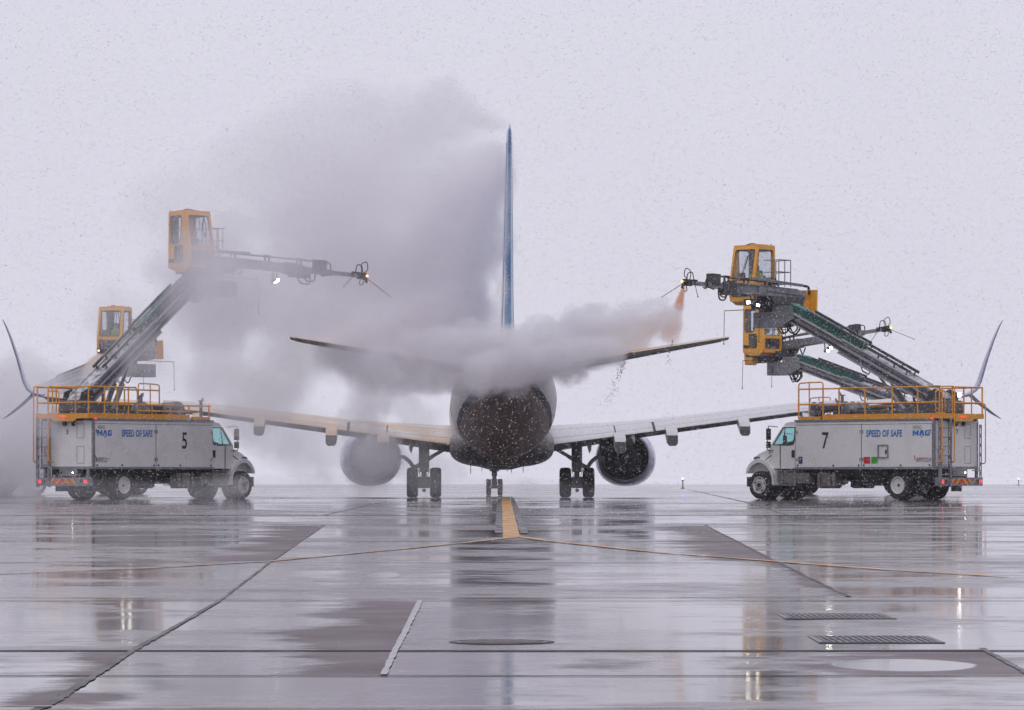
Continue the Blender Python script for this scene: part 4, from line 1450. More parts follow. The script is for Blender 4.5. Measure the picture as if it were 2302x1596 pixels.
    hose(l, [(Lx * .56, 0.0, -0.15), (Lx * .60, 0.02, -0.48), (Lx * .66, 0.02, -0.46), (Lx * .66, 0.0, -0.1)], 0.03)
    hose(l, [(-0.2, -0.1, 0.2), (0.0, -0.12, 0.52), (0.3, -0.1, 0.40), (0.25, -0.1, 0.1)], 0.03)
    hose(l, [(-1.45, 0.1, 0.34), (-1.72, 0.1, 0.30), (-1.78, 0.1, 0.02)], 0.05, 8)
    for k in range(6):
        x = -0.9 + k * 0.4
        hose(l, [(x, 0.12, -0.22), (x + 0.12, 0.14, -0.40 - 0.12 * rnd.random()), (x + 0.35, 0.1, -0.22)], 0.03)
    l.box(-1.2, 0.3, -0.25, 0.15, -0.62, -0.26).box(-0.9, 0.9, -0.2, 0.1, -0.36, -0.22)
    l.build('hose', M['black'], arm)
    l = MB(B)
    l.box(-1.95, -1.87, -0.32, 0.38, -0.62, 0.22)
    l.box(-1.87, -1.45, -0.30, 0.1, -0.60, -0.2)
    l.build('counterweight', [M['yellow']], arm, bevel=0.01)
    # nozzle head
    l = MB(B)
    l.box(Lx - 0.1, Lx + 0.22, -0.09, 0.09, -0.12, 0.12).cyl((Lx + 0.1, -0.16, 0.02), (Lx + 0.1, 0.16, 0.02), 0.09, 10)
    l.cyl((Lx + 0.25, 0, -0.02), (Lx + 0.36, 0, -0.22), 0.07, 10, 0.045).ball((Lx + 0.25, 0, 0), 0.10, 10)
    l.box(Lx - 0.42, Lx - 0.22, -0.08, 0.08, -0.05, 0.13)
    hose(l, [(Lx - 0.3, 0, 0.1), (Lx - 0.2, 0, 0.38), (Lx + 0.05, 0, 0.32), (Lx + 0.1, 0, 0.05)], 0.02)
    hose(l, [(Lx + 0.0, 0.05, 0.05), (Lx - 0.05, 0.05, 0.40), (Lx + 0.22, 0.05, 0.50), (Lx + 0.30, 0.05, 0.25), (Lx + 0.1, 0.05, 0.1)], 0.018)
    hose(l, [(Lx + 0.1, -0.05, -0.05), (Lx + 0.02, -0.05, -0.28), (Lx + 0.2, -0.05, -0.30), (Lx + 0.25, -0.05, -0.05)], 0.018)
    noz = l.build('nozzle', M['black'], arm)
    l = MB(B)
    l.tube([(Lx + 0.2, 0, 0), (Lx + 1.55, 0.1, -0.62)], 0.014, 6).ball((Lx + 1.56, 0.1, -0.63), 0.03, 8)
    l.tube([(Lx - 0.35, 0, 0), (Lx - 0.72, -0.15, -0.45)], 0.014, 6).ball((Lx - 0.73, -0.15, -0.46), 0.03, 8)
    l.build('probe_rod', M['rod'], arm)
    if nozzle_lit:
        l = MB(B)
        l.ball((Lx + 0.36, 0, 0.02), 0.042, 10)
        l.build('nozzle_glow', M['warm'], noz)  # a lamp on three trucks; at the tailplane spray an added glow, no lamp
    # work lamps
    for k, dx in ((0, 0.0), (1, 0.35)):
        l = MB(B)
        x = lamp_x - dx
        l.box(x - 0.12, x + 0.05, -0.30 + 0.18 * k, -0.14 + 0.18 * k, -0.52 - 0.08 * k, -0.40 - 0.08 * k)
        l.bar((x - 0.05, -0.2 + 0.1 * k, -0.42 - .06 * k), (x - 0.05, -0.2 + 0.1 * k, -0.2), 0.04, 0.04, up=(1, 0, 0))
        wl = l.build('work_lamp', M['darksteel'], arm)
        l = MB(B)
        l.box(x + 0.052, x + 0.06, -0.29 + 0.18 * k, -0.15 + 0.18 * k, -0.51 - 0.08 * k, -0.41 - 0.08 * k)
        l.build('lens', M['lamp'], wl)
    if with_person:
        person('person', plabel, T @ C @ Matrix.Translation((-0.24, 0, 0.52)), lean=lean)
    return T @ B @ Vector((Lx + 0.3, 0, -0.1)), T @ C


YAW7, YAW5 = R(136), R(53)
GRP = 'deicing trucks round the aircraft'
NZ7, CB7 = truck('white deicing truck numbered 7 with red and green stickers, yellow cab raised over it', (14.65, 139.8, 0), YAW7, '7', 1, R(25.1), 7.95, math.atan2(-0.73, -0.68), 5.1, R(2), GRP,
                 plabel='person in yellow-green jacket and dark hood seated in the topmost yellow cab of truck 7', second_ladder=True, lamp_x=1.35, size=0.94, ring_x=1.0)  # no lamp on this nozzle: its glow is added for the orange spray
NZ5, CB5 = truck('white deicing truck numbered 5 veiled by spray, its boom raised steeply to a tan cab', (-14.85, 139.7, 0), YAW5, '5', -1, R(36), 7.75, math.atan2(-0.73, 0.68), 8.3, R(-6.0), GRP,
                 plabel='person seated in the fog-veiled cab high above truck 5', lamp_x=3.9, size=0.94)
NZ3, CB3 = truck('deicing truck numbered 3 hidden behind truck 7, its yellow cab showing under the upper boom', (17.3, 168.8, 0), YAW7, '3', 1, R(17.2), 7.85, math.atan2(-0.73, 0.68), 6.3, R(5.5), GRP,
                 plabel='person in yellow-green jacket in the lower yellow cab, under truck 7 boom', lamp_x=3.2, ring_x=1.35)
NZ8, CB8 = truck('deicing truck numbered 8 behind truck 5, faded by mist, its small cab facing the camera', (-21.25, 167, 0), YAW5, '8', -1, R(16.5), 7.85, math.atan2(-0.96, -0.28), 4.4, R(-4), GRP,
                 plabel='person in reflective jacket behind the big windshield of the small cab beside the steep boom', lamp_x=1.4)


# ------------------------------------------------------------------ aircraft (local: x right, y towards the nose, z up, origin under the main gear)
AC = Matrix.Translation((-0.43, 145.0, 0)) @ Matrix.Rotation(R(1.1), 4, 'Z')
ac = empty('airliner', AC)
tag(ac, 'white twin engined airliner seen from behind, blue tail fin lost in steam, flaps lowered', 'airplane')


def fuselage_mat():
    m, n, b = newmat('fuselage_paint')
    v = objcoord(n)
    sp = N(n, 'ShaderNodeSeparateXYZ')
    n.links.new(v, sp.inputs[0])
    y, z = sp.outputs['Y'], sp.outputs['Z']
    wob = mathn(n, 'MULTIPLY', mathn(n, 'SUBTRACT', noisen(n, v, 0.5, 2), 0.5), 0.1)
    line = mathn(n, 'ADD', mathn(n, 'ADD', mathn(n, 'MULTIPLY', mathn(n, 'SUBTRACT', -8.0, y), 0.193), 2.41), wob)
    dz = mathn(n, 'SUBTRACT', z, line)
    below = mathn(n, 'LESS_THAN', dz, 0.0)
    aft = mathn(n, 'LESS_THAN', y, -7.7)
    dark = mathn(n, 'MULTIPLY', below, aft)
    band = mathn(n, 'MULTIPLY', mathn(n, 'LESS_THAN', mathn(n, 'ABSOLUTE', mathn(n, 'SUBTRACT', dz, 0.09)), 0.10), mathn(n, 'LESS_THAN', y, -7.4))
    grime = sstep(n, noisen(n, v, 1.1, 6, 0.7, (1, 0.35, 1)), 0.35, 0.75)
    fl = sstep(n, noisen(n, v, 0.55, 6, 0.7, (1.4, 0.5, 0.5)), 0.52, 0.72)     # tan run-off of deicing fluid
    white = mixc(n, mathn(n, 'MULTIPLY', grime, 0.35), (0.70, 0.69, 0.69), (0.52, 0.50, 0.49))
    white = mixc(n, mathn(n, 'MULTIPLY', fl, 0.5), white, (0.55, 0.40, 0.25))
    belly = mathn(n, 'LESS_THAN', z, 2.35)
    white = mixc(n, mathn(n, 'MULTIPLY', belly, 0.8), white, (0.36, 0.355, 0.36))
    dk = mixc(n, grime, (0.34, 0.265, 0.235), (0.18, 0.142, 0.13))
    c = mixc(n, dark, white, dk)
    c = mixc(n, band, c, (0.035, 0.037, 0.075))
    n.links.new(c, b.inputs['Base Color'])
    b.inputs['Roughness'].default_value = 0.5
    b.inputs['Specular IOR Level'].default_value = 0.35
    return m


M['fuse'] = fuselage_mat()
M['acgrey'] = paint('aircraft_grey_paint', (0.20, 0.19, 0.19), 0.4, dirt=0.5, dcol=(0.10, 0.09, 0.088), scale=1.5)
M['wingup'] = None


def wing_mat(name, amount, sx=0.0):
    m, n, b = newmat(name)
    v = objcoord(n)
    grime = sstep(n, noisen(n, v, 0.8, 6, 0.7, (1, 0.3, 1)), 0.35, 0.7)
    c = mixc(n, mathn(n, 'MULTIPLY', grime, 0.4), (0.62, 0.62, 0.64), (0.45, 0.45, 0.47))
    st = sstep(n, noisen(n, v, 0.5, 6, 0.68, (0.5, 1.4, 1)), 0.62 - 0.32 * amount, 0.78 - 0.30 * amount)
    st2 = sstep(n, noisen(n, v, 2.6, 6, 0.72, (1, 0.4, 1)), 0.5, 0.75)
    oc = mixc(n, st2, (0.62, 0.42, 0.23), (0.62, 0.28, 0.07))
    c = mixc(n, mathn(n, 'MULTIPLY', st, min(1, amount * 1.1)), c, oc)
    n.links.new(c, b.inputs['Base Color'])
    b.inputs['Roughness'].default_value = 0.3
    return m


M['wing_r'] = wing_mat('wing_top_paint', 0.22)
M['wing_l'] = wing_mat('fluid_covered_wing_paint', 0.78)
M['stab'] = wing_mat('tailplane_top_paint', 0.9)
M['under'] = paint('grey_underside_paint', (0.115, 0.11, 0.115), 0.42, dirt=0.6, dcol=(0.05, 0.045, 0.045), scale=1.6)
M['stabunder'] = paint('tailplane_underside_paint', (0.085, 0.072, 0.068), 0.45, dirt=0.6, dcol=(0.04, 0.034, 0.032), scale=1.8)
M['gap'] = paint('panel_gap', (0.03, 0.03, 0.032), 0.6, dirt=0.1)


def ring_ss(y, zc, rx, rt, rb, n=56, p=2.0):
    out = []
    for k in range(n):
        t = 2 * PI * k / n
        c, s = math.cos(t), math.sin(t)
        out.append((rx * math.copysign(abs(c) ** (2 / p), c), y, zc + (rt if s > 0 else rb) * math.copysign(abs(s) ** (2 / p), s)))
    return out


st = [(19.6, 2.75, .05, .05, .05), (19.3, 2.78, .5, .45, .45), (18.4, 2.95, 1.0, .95, .9), (17, 3.15, 1.42, 1.5, 1.35), (15, 3.3, 1.75, 1.9, 1.8), (13, 3.36, 1.88, 2.0, 1.98), (5, 3.36, 1.88, 2.0, 2.0), (-5.5, 3.36, 1.88, 2.0, 2.0),
      (-7.0, 3.40, 1.875, 1.96, 1.98), (-8.5, 3.50, 1.85, 1.86, 1.93), (-10, 3.66, 1.76, 1.70, 1.80), (-11.5, 3.87, 1.62, 1.48, 1.60), (-13, 4.10, 1.41, 1.23, 1.33), (-14.5, 4.32, 1.14, .98, 1.03), (-16, 4.50, .83, .74, .72), (-17.3, 4.62, .55, .5, .46), (-18.2, 4.66, .33, .3, .28), (-18.7, 4.66, .2, .18, .18)]
f = MB()
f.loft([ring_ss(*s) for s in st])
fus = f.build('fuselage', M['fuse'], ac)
f = MB()
f.lathe([(0.17, 0), (0.17, -0.06), (0.10, -0.06), (0.10, 0.25), (0.001, 0.25)], (0, -18.7, 4.66), (0, 1, 0), 20)
f.build('exhaust_pipe', M['darksteel'], fus)
f = MB()
f.loft([ring_ss(9.0, 2.0, 1.2, .3, .3, p=2.6), ring_ss(7.5, 1.95, 1.75, .6, .62, p=2.8), ring_ss(4, 1.92, 1.90, .75, .78, p=2.8), ring_ss(-3.0, 1.92, 1.92, .78, .80, p=2.8), ring_ss(-5.2, 1.95, 1.84, .7, .72, p=2.7), ring_ss(-6.6, 2.0, 1.5, .5, .48, p=2.4), ring_ss(-7.4, 2.1, 0.9, .3, .3, p=2.2)])
f.prism([(-1.2, 1.27), (1.2, 1.27), (0.35, 1.04), (-0.35, 1.04)], lambda a, c: Vector((a, 3.5, c)), lambda a, c: Vector((a, -4.6, c)))
f.build('belly_fairing', M['acgrey'], ac)
for x, y, h in ((-1.15, -4.0, 0.28), (0.75, -4.3, 0.24), (0.3, -5.8, 0.30), (-0.35, -5.2, 0.22)):
    f = MB()
    z0 = 1.16 if abs(x) > .5 else 1.22
    f.prism([(y + .12, z0 + .12), (y - .16, z0 + .12), (y - .14, z0 - h), (y - .04, z0 - h)], lambda a, c: Vector((x - .012, a, c)), lambda a, c: Vector((x + .012, a, c)))
    f.build('blade_antenna', M['acgrey'], fus)
# seams of the aft doors and small marks
f = MB()
for s in (-1, 1):
    pts = []
    for k in range(9):
        z = 2.9 + 1.9 * k / 8
        x = 1.88 * math.sqrt(max(0, 1 - ((z - 3.36) / 2.0) ** 2)) + 0.004
        pts.append((s * x, -6.2, z))
    f.tube(pts, 0.010, 4)
    f.tube([(p[0], p[1] + 0.85, p[2]) for p in pts], 0.010, 4)
    for z in (3.5, 3.95):
        x = 1.80 * math.sqrt(max(0, 1 - ((z - 3.5) / 1.86) ** 2))
        f.cyl((s * (x - .03), -9.1, z), (s * (x + .012), -9.1, z), 0.045, 10)
f.build('door_seam', M['gap'], fus)


# wings
def wing_section(x, le, te, z, droop, th):
    c = le - te
    pr = [(0.0, -0.055), (0.02, -0.02), (0.08, 0.022), (0.2, 0.052), (0.38, 0.062), (0.55, 0.055), (0.68, 0.036), (0.70, 0.030), (0.705, 0.029), (0.80, 0.008), (0.90, -0.022), (0.904, -0.0235), (0.96, -0.045), (1.0, -0.06),
          (1.0, -0.066), (0.9, -0.048), (0.75, -0.035), (0.7, -0.028), (0.5, -0.050), (0.3, -0.060), (0.16, -0.066), (0.10, -0.092), (0.05, -0.10), (0.01, -0.085)]
    out = []
    for s, h in pr:
        hh = h * th
        if s > 0.66 and h < 0.04 or s > .7:
            hh = h * th * droop + (1 - droop) * (0.036 * (1 - s) / 0.32 * (1 if h > -0.03 else -.4)) * th
        out.append((x, le - s * c, z + hh * c))
    return out


NSEC = 24
TOPF = 13                                   # faces between upper points


def wing(side):
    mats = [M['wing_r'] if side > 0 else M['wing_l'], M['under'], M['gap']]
    xs = [1.2, 1.9, 3.2, 4.2, 4.25, 5.6, 5.7, 8.0, 10.9, 12.4, 12.45, 14.5, 16.6]

    def le(x):
        return 6.3 - (x - 1.9) * 0.93 if x < 4.6 else 3.8 - (x - 4.6) * 0.555

    def te(x):
        return -2.15 if x < 5.65 else -2.15 - (x - 5.65) * 0.30
    w = MB()
    secs = []
    for x in xs:
        c = le(x) - te(x)
        droop = 1.0 if x < 12.42 else 0.35
        zt = 1.97 + (x - 1.9) * 0.131 if x < 10.9 else 3.15 + (x - 10.9) * 0.09
        z = zt + 0.0444 * droop * c
        secs.append([(side * p[0], p[1], p[2]) for p in wing_section(x, le(x), te(x), z, droop, 0.74)])
    n = NSEC
    for i in range(len(secs) - 1):
        vs = secs[i] + secs[i + 1]
        for k in range(n):
            a, b = k, (k + 1) % n
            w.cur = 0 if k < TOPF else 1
            if k in (7, 10):
                w.cur = 2
            if xs[i] in (4.2, 5.6, 12.4) and 7 <= k < TOPF:
                w.cur = 2
            w.add(vs, [(a, b, n + b, n + a)], k not in (7, 10))
    w.cur = 1
    w.add(secs[0], [list(range(n))])
    w.add(secs[-1], [list(range(n))[::-1]])
    o = w.build('wing', mats, ac)
    bm = bmesh.new()
    bm.from_mesh(o.data)
    bmesh.ops.remove_doubles(bm, verts=bm.verts, dist=1e-4)
    bmesh.ops.recalc_face_normals(bm, faces=bm.faces)
    bm.to_mesh(o.data)
    bm.free()
    # small vents on the inner flap
    v = MB()
    for x, s in ((2.6, .45), (3.2, .42), (2.9, .3), (3.7, .33), (2.5, .15), (3.6, .2)):
        y = -1.9 + s * 2.5
        zz = 1.97 + (x - 1.9) * .131 + 0.0444 * 8.0 - 0.0444 * 8.0 * 0.8 + (y + 2.1) * 0.18
        v.box(side * x - .14, side * x + .14, y - .1, y + .1, zz - .2, zz + 0.05)
    # flap track fairings
    for x, l0, hgt, wd in ((4.35, 1.0, .55, .42), (6.25, 1.2, .52, .42), (8.85, 1.1, .46, .40), (11.1, .8, .30, .32)) if True else ():
        zt = 1.97 + (x - 1.9) * 0.131 if x < 10.9 else 3.15
        y0 = te(x)
        q = MB()
        X = side * x
        q.loft([[(X + a * wd / 2 * k, y0 + yy, zt + zz + c * hh) for a, c in ((-1, 1), (1, 1), (1, -.5), (.6, -1), (-.6, -1), (-1, -.5))] for yy, zz, hh, k in
                ((1.9, 0.02, .05, .3), (1.0, -0.05, .17, .9), (0.1, -0.16, hgt / 2, 1.0), (-0.55, -0.34, hgt / 2.1, 1.0), (-0.85, -0.44, hgt / 2.6, .95))], False)
        fl = q.build('flap_fairing', M['wing_r'] if side > 0 else M['wing_l'], o, bevel=0.02)
        q = MB()
        y9 = y0 - 0.853
        zc9 = zt - 0.44
        hh = hgt / 2.6
        q.loft([[(X + a * wd / 2 * k, yy, zc9 + z9 + c * hh * k) for a, c in ((-1, 1), (1, 1), (1, -.5), (.6, -1), (-.6, -1), (-1, -.5))] for yy, k, z9 in ((y9, .93, 0), (y9 - 0.02, .90, 0))], False)
        q.build('fairing_end', M['under'], fl)
    # winglet: blade up, blade down
    wl = MB()

    def blade(path):
        rings = []
        for i, (x, z, yt, c, t) in enumerate(path):
            a = path[max(0, i - 1)]
            b_ = path[min(len(path) - 1, i + 1)]
            dx, dz = b_[0] - a[0], b_[1] - a[1]
            L = math.hypot(dx, dz)
            nx, nz = -dz / L, dx / L
            r = []
            for s, h in ((0, 0), (.08, .5), (.3, 1), (.6, .8), (1, .08), (1, -.08), (.6, -.8), (.3, -1), (.08, -.5)):
                r.append((side * (x + nx * h * t / 2), yt + (1 - s) * c, z + nz * h * t / 2))
            rings.append(r)
        wl.loft(rings)
    blade([(16.55, 3.70, -5.45, 1.55, .17), (16.9, 3.76, -5.6, 1.5, .16), (17.1, 3.92, -5.75, 1.4, .15), (17.22, 4.2, -5.9, 1.25, .14), (17.38, 5.0, -6.4, .95, .11), (17.55, 5.7, -6.9, .65, .085), (17.68, 6.15, -7.3, .4, .06), (17.75, 6.34, -7.5, .12, .02)])
    blade([(16.95, 3.74, -5.4, 1.0, .13), (17.3, 3.36, -5.8, .8, .12), (17.6, 3.06, -6.2, .5, .09), (17.82, 2.85, -6.6, .12, .03)])
    wl.build('winglet', M['winglet'], ac)
    if side > 0:
        q = MB()
        q.box(16.42, 16.52, -5.52, -5.46, 3.66, 3.80)
        q.build('wingtip_lamp', M['lampsoft'], o)


M['winglet'] = paint('winglet_paint', (0.30, 0.33, 0.50), 0.25, dirt=0.3, dcol=(0.14, 0.16, 0.30), scale=0.5, coat=0.5)
wing(1)
wing(-1)


# tailplane
def stabilizer(side):
    w = MB()
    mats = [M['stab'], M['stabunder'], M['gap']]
    rings = []
    pr = [(0, 0), (.05, .03), (.25, .048), (.6, .035), (.70, .028), (.705, .0275), (1, .004), (1, -.03), (.7, -.045), (.3, -.05), (.05, -.032)]
    for x, yl, yt, z in ((0.25, -12.6, -16.9, 4.24), (0.8, -13.1, -17.0, 4.33), (4.0, -15.2, -17.9, 4.83), (6.9, -17.1, -18.55, 5.28), (7.16, -17.6, -18.6, 5.32)):
        c = yl - yt
        rings.append([(side * x, yl - s * c, z + h * c * 1.15 + (0.0 if s < .99 else 0)) for s, h in pr])
    n = len(pr)
    for i in range(len(rings) - 1):
        for k in range(n):
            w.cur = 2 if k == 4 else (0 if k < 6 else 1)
            w.add(rings[i] + rings[i + 1], [(k, (k + 1) % n, n + (k + 1) % n, n + k)], False)
    w.cur = 1
    w.add(rings[0], [list(range(n))])
    w.add(rings[-1], [list(range(n))[::-1]])
    o = w.build('tailplane', mats, ac)
    q = MB()
    for x in (1.2, 3.6, 5.6, 6.8):
        z = 4.33 + (x - .8) * .1555
        q.tube([(side * x, -17.0 - (x - .8) * .26, z), (side * x, -17.25 - (x - .8) * .26, z - 0.01)], 0.012, 5)
    q.build('static_wick', M['black'], o)


stabilizer(1)
stabilizer(-1)


# fin
def fin_mat():
    m, n, b = newmat('blue_tail_paint')
    v = objcoord(n)
    c = mixc(n, sstep(n, noisen(n, v, 0.35, 3, 0.5, (1, .6, 1)), 0.40, 0.60), (0.07, 0.21, 0.44), (0.20, 0.38, 0.60))
    c = mixc(n, mathn(n, 'MULTIPLY', sstep(n, noisen(n, v, 2, 6, .7), .4, .7), .25), c, (0.3, 0.36, 0.46))
    n.links.new(c, b.inputs['Base Color'])
    b.inputs['Roughness'].default_value = 0.22
    b.inputs['Coat Weight'].default_value = 0.6
    return m


M['fin'] = fin_mat()


def fin_rings(levels, s0, s1, rud=0.0):
    pr = [(0, 0), (.04, .45), (.15, .85), (.32, 1.0), (.5, .93), (.66, .68), (.69, .62), (1.0, .13)]
    rings = []
    for z, yl, yt, t in levels:
        c = yl - yt
        pts = [(s, h) for s, h in pr if s0 <= s <= s1]
        ring = [(t / 2 * h - rud * max(0, s - .68) * c, yl - s * c, z) for s, h in pts] + [(-t / 2 * h - rud * max(0, s - .68) * c, yl - s * c, z) for s, h in pts[::-1] if s > 0]
        rings.append(ring)
    return rings


lv = [(4.9, -10.2, -16.9, .54), (5.6, -11.0, -17.15, .50), (7.0, -12.4, -17.6, .42), (9.4, -14.7, -18.25, .31), (11.35, -16.3, -18.8, .215), (11.7, -16.6, -18.88, .205)]
f = MB()
f.loft(fin_rings(lv, 0, .66))
fn = f.build('fin', M['fin'], ac)
f = MB()
f.loft(fin_rings(lv, .66, 1.0, 0.012))
rd = f.build('rudder', M['fin'], fn)
f = MB()
f.loft(fin_rings([(11.71, -16.6, -18.9, .22), (11.95, -16.85, -18.95, .205), (12.10, -17.0, -18.95, .17), (12.16, -17.2, -18.9, .11)], 0, 1.0))
f.cyl((0, -18.8, 12.05), (0, -18.85, 12.25), 0.012, 6)
f.build('fin_cap', M['fin'], fn)
f = MB()
f.prism([(-5.8, 5.28), (-10.4, 5.9), (-11.2, 5.0), (-8, 4.9)], lambda a, c: Vector((-.07, a, c)), lambda a, c: Vector((.07, a, c)))
f.build('dorsal_fillet', M['fin'], fn)


# engines
M['nacelle'] = paint('nacelle_paint', (0.50, 0.52, 0.72), 0.25, dirt=0.35, dcol=(0.34, 0.35, 0.5), scale=0.8, coat=0.5)
M['duct'] = paint('dark_engine_duct', (0.022, 0.021, 0.024), 0.45, dirt=0.5, dcol=(0.05, 0.048, 0.05), scale=2.5)


def engine(side):
    o3 = Vector((side * 4.80, 3.2, 1.50))
    ax = Vector((side * 0.065, 1, -0.01)).normalized()        # toed a little
    q = MB()
    # outer cowl, flattened below, from inlet lip back to the fan nozzle and into the duct
    prof = [(0.90, 0), (1.02, .35), (1.11, 1.0), (1.155, 2.0), (1.15, 3.0), (1.06, 3.9), (0.96, 4.15), (0.90, 4.1), (0.86, 3.6), (0.82, 2.6), (0.85, 1.2), (0.88, .02)]
    n = 48
    rings = []
    a, c = Vector((1, 0, 0)), Vector((0, 0, 1))
    for r, h in prof:
        ring = []
        for k in range(n):
            t = 2 * PI * k / n
            x, z = math.cos(t), math.sin(t)
            px = math.copysign(abs(x) ** 0.93, x) * r * 1.015
            pz = (math.copysign(abs(z) ** 0.93, z) * r) * (0.93 if z < 0 else 0.97)
            ring.append(o3 + ax * h + a * px + c * pz)
        rings.append(ring)
    vs = [p for r in rings for p in r]
    for i in range(len(prof)):
        j2 = (i + 1) % len(prof)
        q.cur = 0 if i < 7 else 1
        if i == len(prof) - 1:
            q.cur = 1
        for k in range(n):
            k2 = (k + 1) % n
            q.add([rings[i][k], rings[i][k2], rings[j2][k2], rings[j2][k]], [(0, 1, 2, 3)], True)
    na = q.build('engine_nacelle', [M['nacelle'], M['duct']], ac)
    bm = bmesh.new()
    bm.from_mesh(na.data)
    bmesh.ops.remove_doubles(bm, verts=bm.verts, dist=1e-4)
    bmesh.ops.recalc_face_normals(bm, faces=bm.faces)
    bm.to_mesh(na.data)
    bm.free()
    q = MB()
    q.lathe([(0.42, -0.55), (0.60, 0.2), (0.66, 1.0), (0.6, 2.6), (0.40, 2.6), (0.40, -0.5)], o3, ax, 36)
    q.build('core_cowl', M['duct'], na)
    q = MB()
    q.lathe([(0.02, -1.1), (0.16, -0.75), (0.30, -0.3), (0.30, 0.4)], o3, ax, 24)
    q.build('exhaust_cone', M['duct'], na)
    q = MB()
    q.lathe([(0.89, 2.4), (0.89, 2.45), (.3, 2.45), (.3, 2.4)], o3, ax, 36, False)
    q.build('fan_disc', M['duct'], na)
    q = MB()
    q.loft([[(side * 4.8 + a2 * w, y, z) for a2, z in ((-1, z0), (1, z0), (1, z1), (-1, z1))] for y, w, z0, z1 in ((6.2, .05, 2.4, 2.55), (4.5, .24, 2.2, 2.75), (2.0, .26, 2.0, 2.72), (-0.2, .22, 2.0, 2.55), (-1.6, .04, 2.2, 2.4))], False)
    q.build('pylon', M['wing_r'], na, bevel=0.02)
    q = MB()
    q.prism([(0, 0), (0.34, 0.22), (0.42, 0.14), (0.10, -0.08)], lambda a2, c2: Vector((side * (3.92 - a2), 6.6, 2.18 + c2)), lambda a2, c2: Vector((side * (3.92 - a2 * .6), 5.4, 2.18 + c2)))
    q.build('nacelle_strake', M['acgrey'], na, bevel=0.01)


engine(1)
engine(-1)


# landing gear
def tyre(mb, x, y, r, w, ax=(1, 0, 0)):
    prof = [(r * .52, -w / 2), (r * .85, -w / 2), (r * .95, -w * .42), (r * .995, -w * .25)]
    for k in (-.14, 0, .14):
        prof += [(r, w * k - .012), (r - .012, w * k - .008), (r - .012, w * k + .008), (r, w * k + .012)]
    prof += [(r * .995, w * .25), (r * .95, w * .42), (r * .85, w / 2), (r * .52, w / 2)]
    mb.lathe(prof, (x, y, r), ax, 40, closed=True)


def gear_wheel(parent, x, y, r, w):
    q = MB()
    tyre(q, x, y, r, w)
    t = q.build('wheel', M['rubber'], parent)
    q = MB()
    q.lathe([(r * .53, -w * .40), (r * .45, -w * .3), (r * .2, -w * .28), (r * .2, w * .28), (r * .45, w * .3), (r * .53, w * .40)], (x, y, r), (1, 0, 0), 28)
    q.build('rim', M['tank'], t)


for s in (-1, 1):
    X = s * 2.86
    q = MB()
    q.cyl((X, 0, 0.55), (X, 0.05, 1.25), 0.10, 14).cyl((X, 0.03, 1.15), (X, 0.15, 2.5), 0.20, 16)
    q.box(X - .17, X + .17, -.22, .15, .95, 1.32)
    q.cyl((X - .5, 0, .565), (X + .5, 0, .565), 0.09, 12)
    q.box(X - .22, X + .22, -.18, .18, .35, .78)
    q.lathe([(.05, -.015), (.075, 0), (.05, .015), (.03, 0)], (X, -.2, .27), (0, 1, 0), 14)
    for k in (-1, 1):
        hose(q, [(X + k * .12, -.2, 1.3), (X + k * .2, -.24, 1.05), (X + k * .14, -.25, .8), (X + k * .2, -.2, .55)], .014)
    lg = q.build('landing_gear', M['acgrey'], ac, bevel=0.012)
    for k in (-1, 1):
        gear_wheel(lg, X + k * 0.435, 0, .562, .42)
    q = MB()
    q.bar((X - s * 0.1, 0, 1.42), (s * 1.75, 0.1, 2.0), 0.13, 0.13).bar((X - s * .1, 0.0, 1.35), (X - s * .35, .02, 1.52), .08, .08)
    q.build('side_brace', M['acgrey'], lg)
    q = MB()
    hose(q, [(X + s * .12, -.1, 1.22), (X + s * .38, -.12, 1.15), (X + s * .55, -.12, 1.35), (X + s * .8, -.1, 1.52), (X + s * 1.05, -.1, 1.42)], .075, 8)
    q.bar((X + s * .1, -.1, 1.32), (X + s * .42, -.12, 1.14), .07, .06)
    q.build('drain_arm', M['acgrey'], lg)
    q = MB()
    q.prism([(0, 2.25), (.16, 2.2), (.13, 1.78), (.07, 1.66), (0, 1.9)], lambda a, c: Vector((X + s * (.42 + a), .3, c)), lambda a, c: Vector((X + s * (.40 + a), .33, c)))
    q.build('gear_door', M['wing_r'], lg)
q = MB()
q.cyl((0, 15.6, .36), (0, 15.5, 1.6), .085, 12).cyl((0, 15.6, .8), (0, 15.45, 1.9), .12, 12).box(-.2, .2, 15.35, 15.7, 1.0, 1.22).cyl((-.28, 15.6, .345), (.28, 15.6, .345), .06, 10).box(-.12, .12, 15.45, 15.7, .42, .7)
lg = q.build('nose_gear', M['acgrey'], ac, bevel=.01)
for k in (-1, 1):
    gear_wheel(lg, k * .24, 15.6, .345, .2)
for k in (-1, 1):
    q = MB()
    q.prism([(15.0, 1.7), (16.4, 1.7), (16.3, 1.05), (15.1, 1.0)], lambda a, c: Vector((k * (.42 + (1.7 - c) * .15), a, c)), lambda a, c: Vector((k * (.44 + (1.7 - c) * .15), a, c)))
    q.build('gear_door', M['wing_r'], lg)

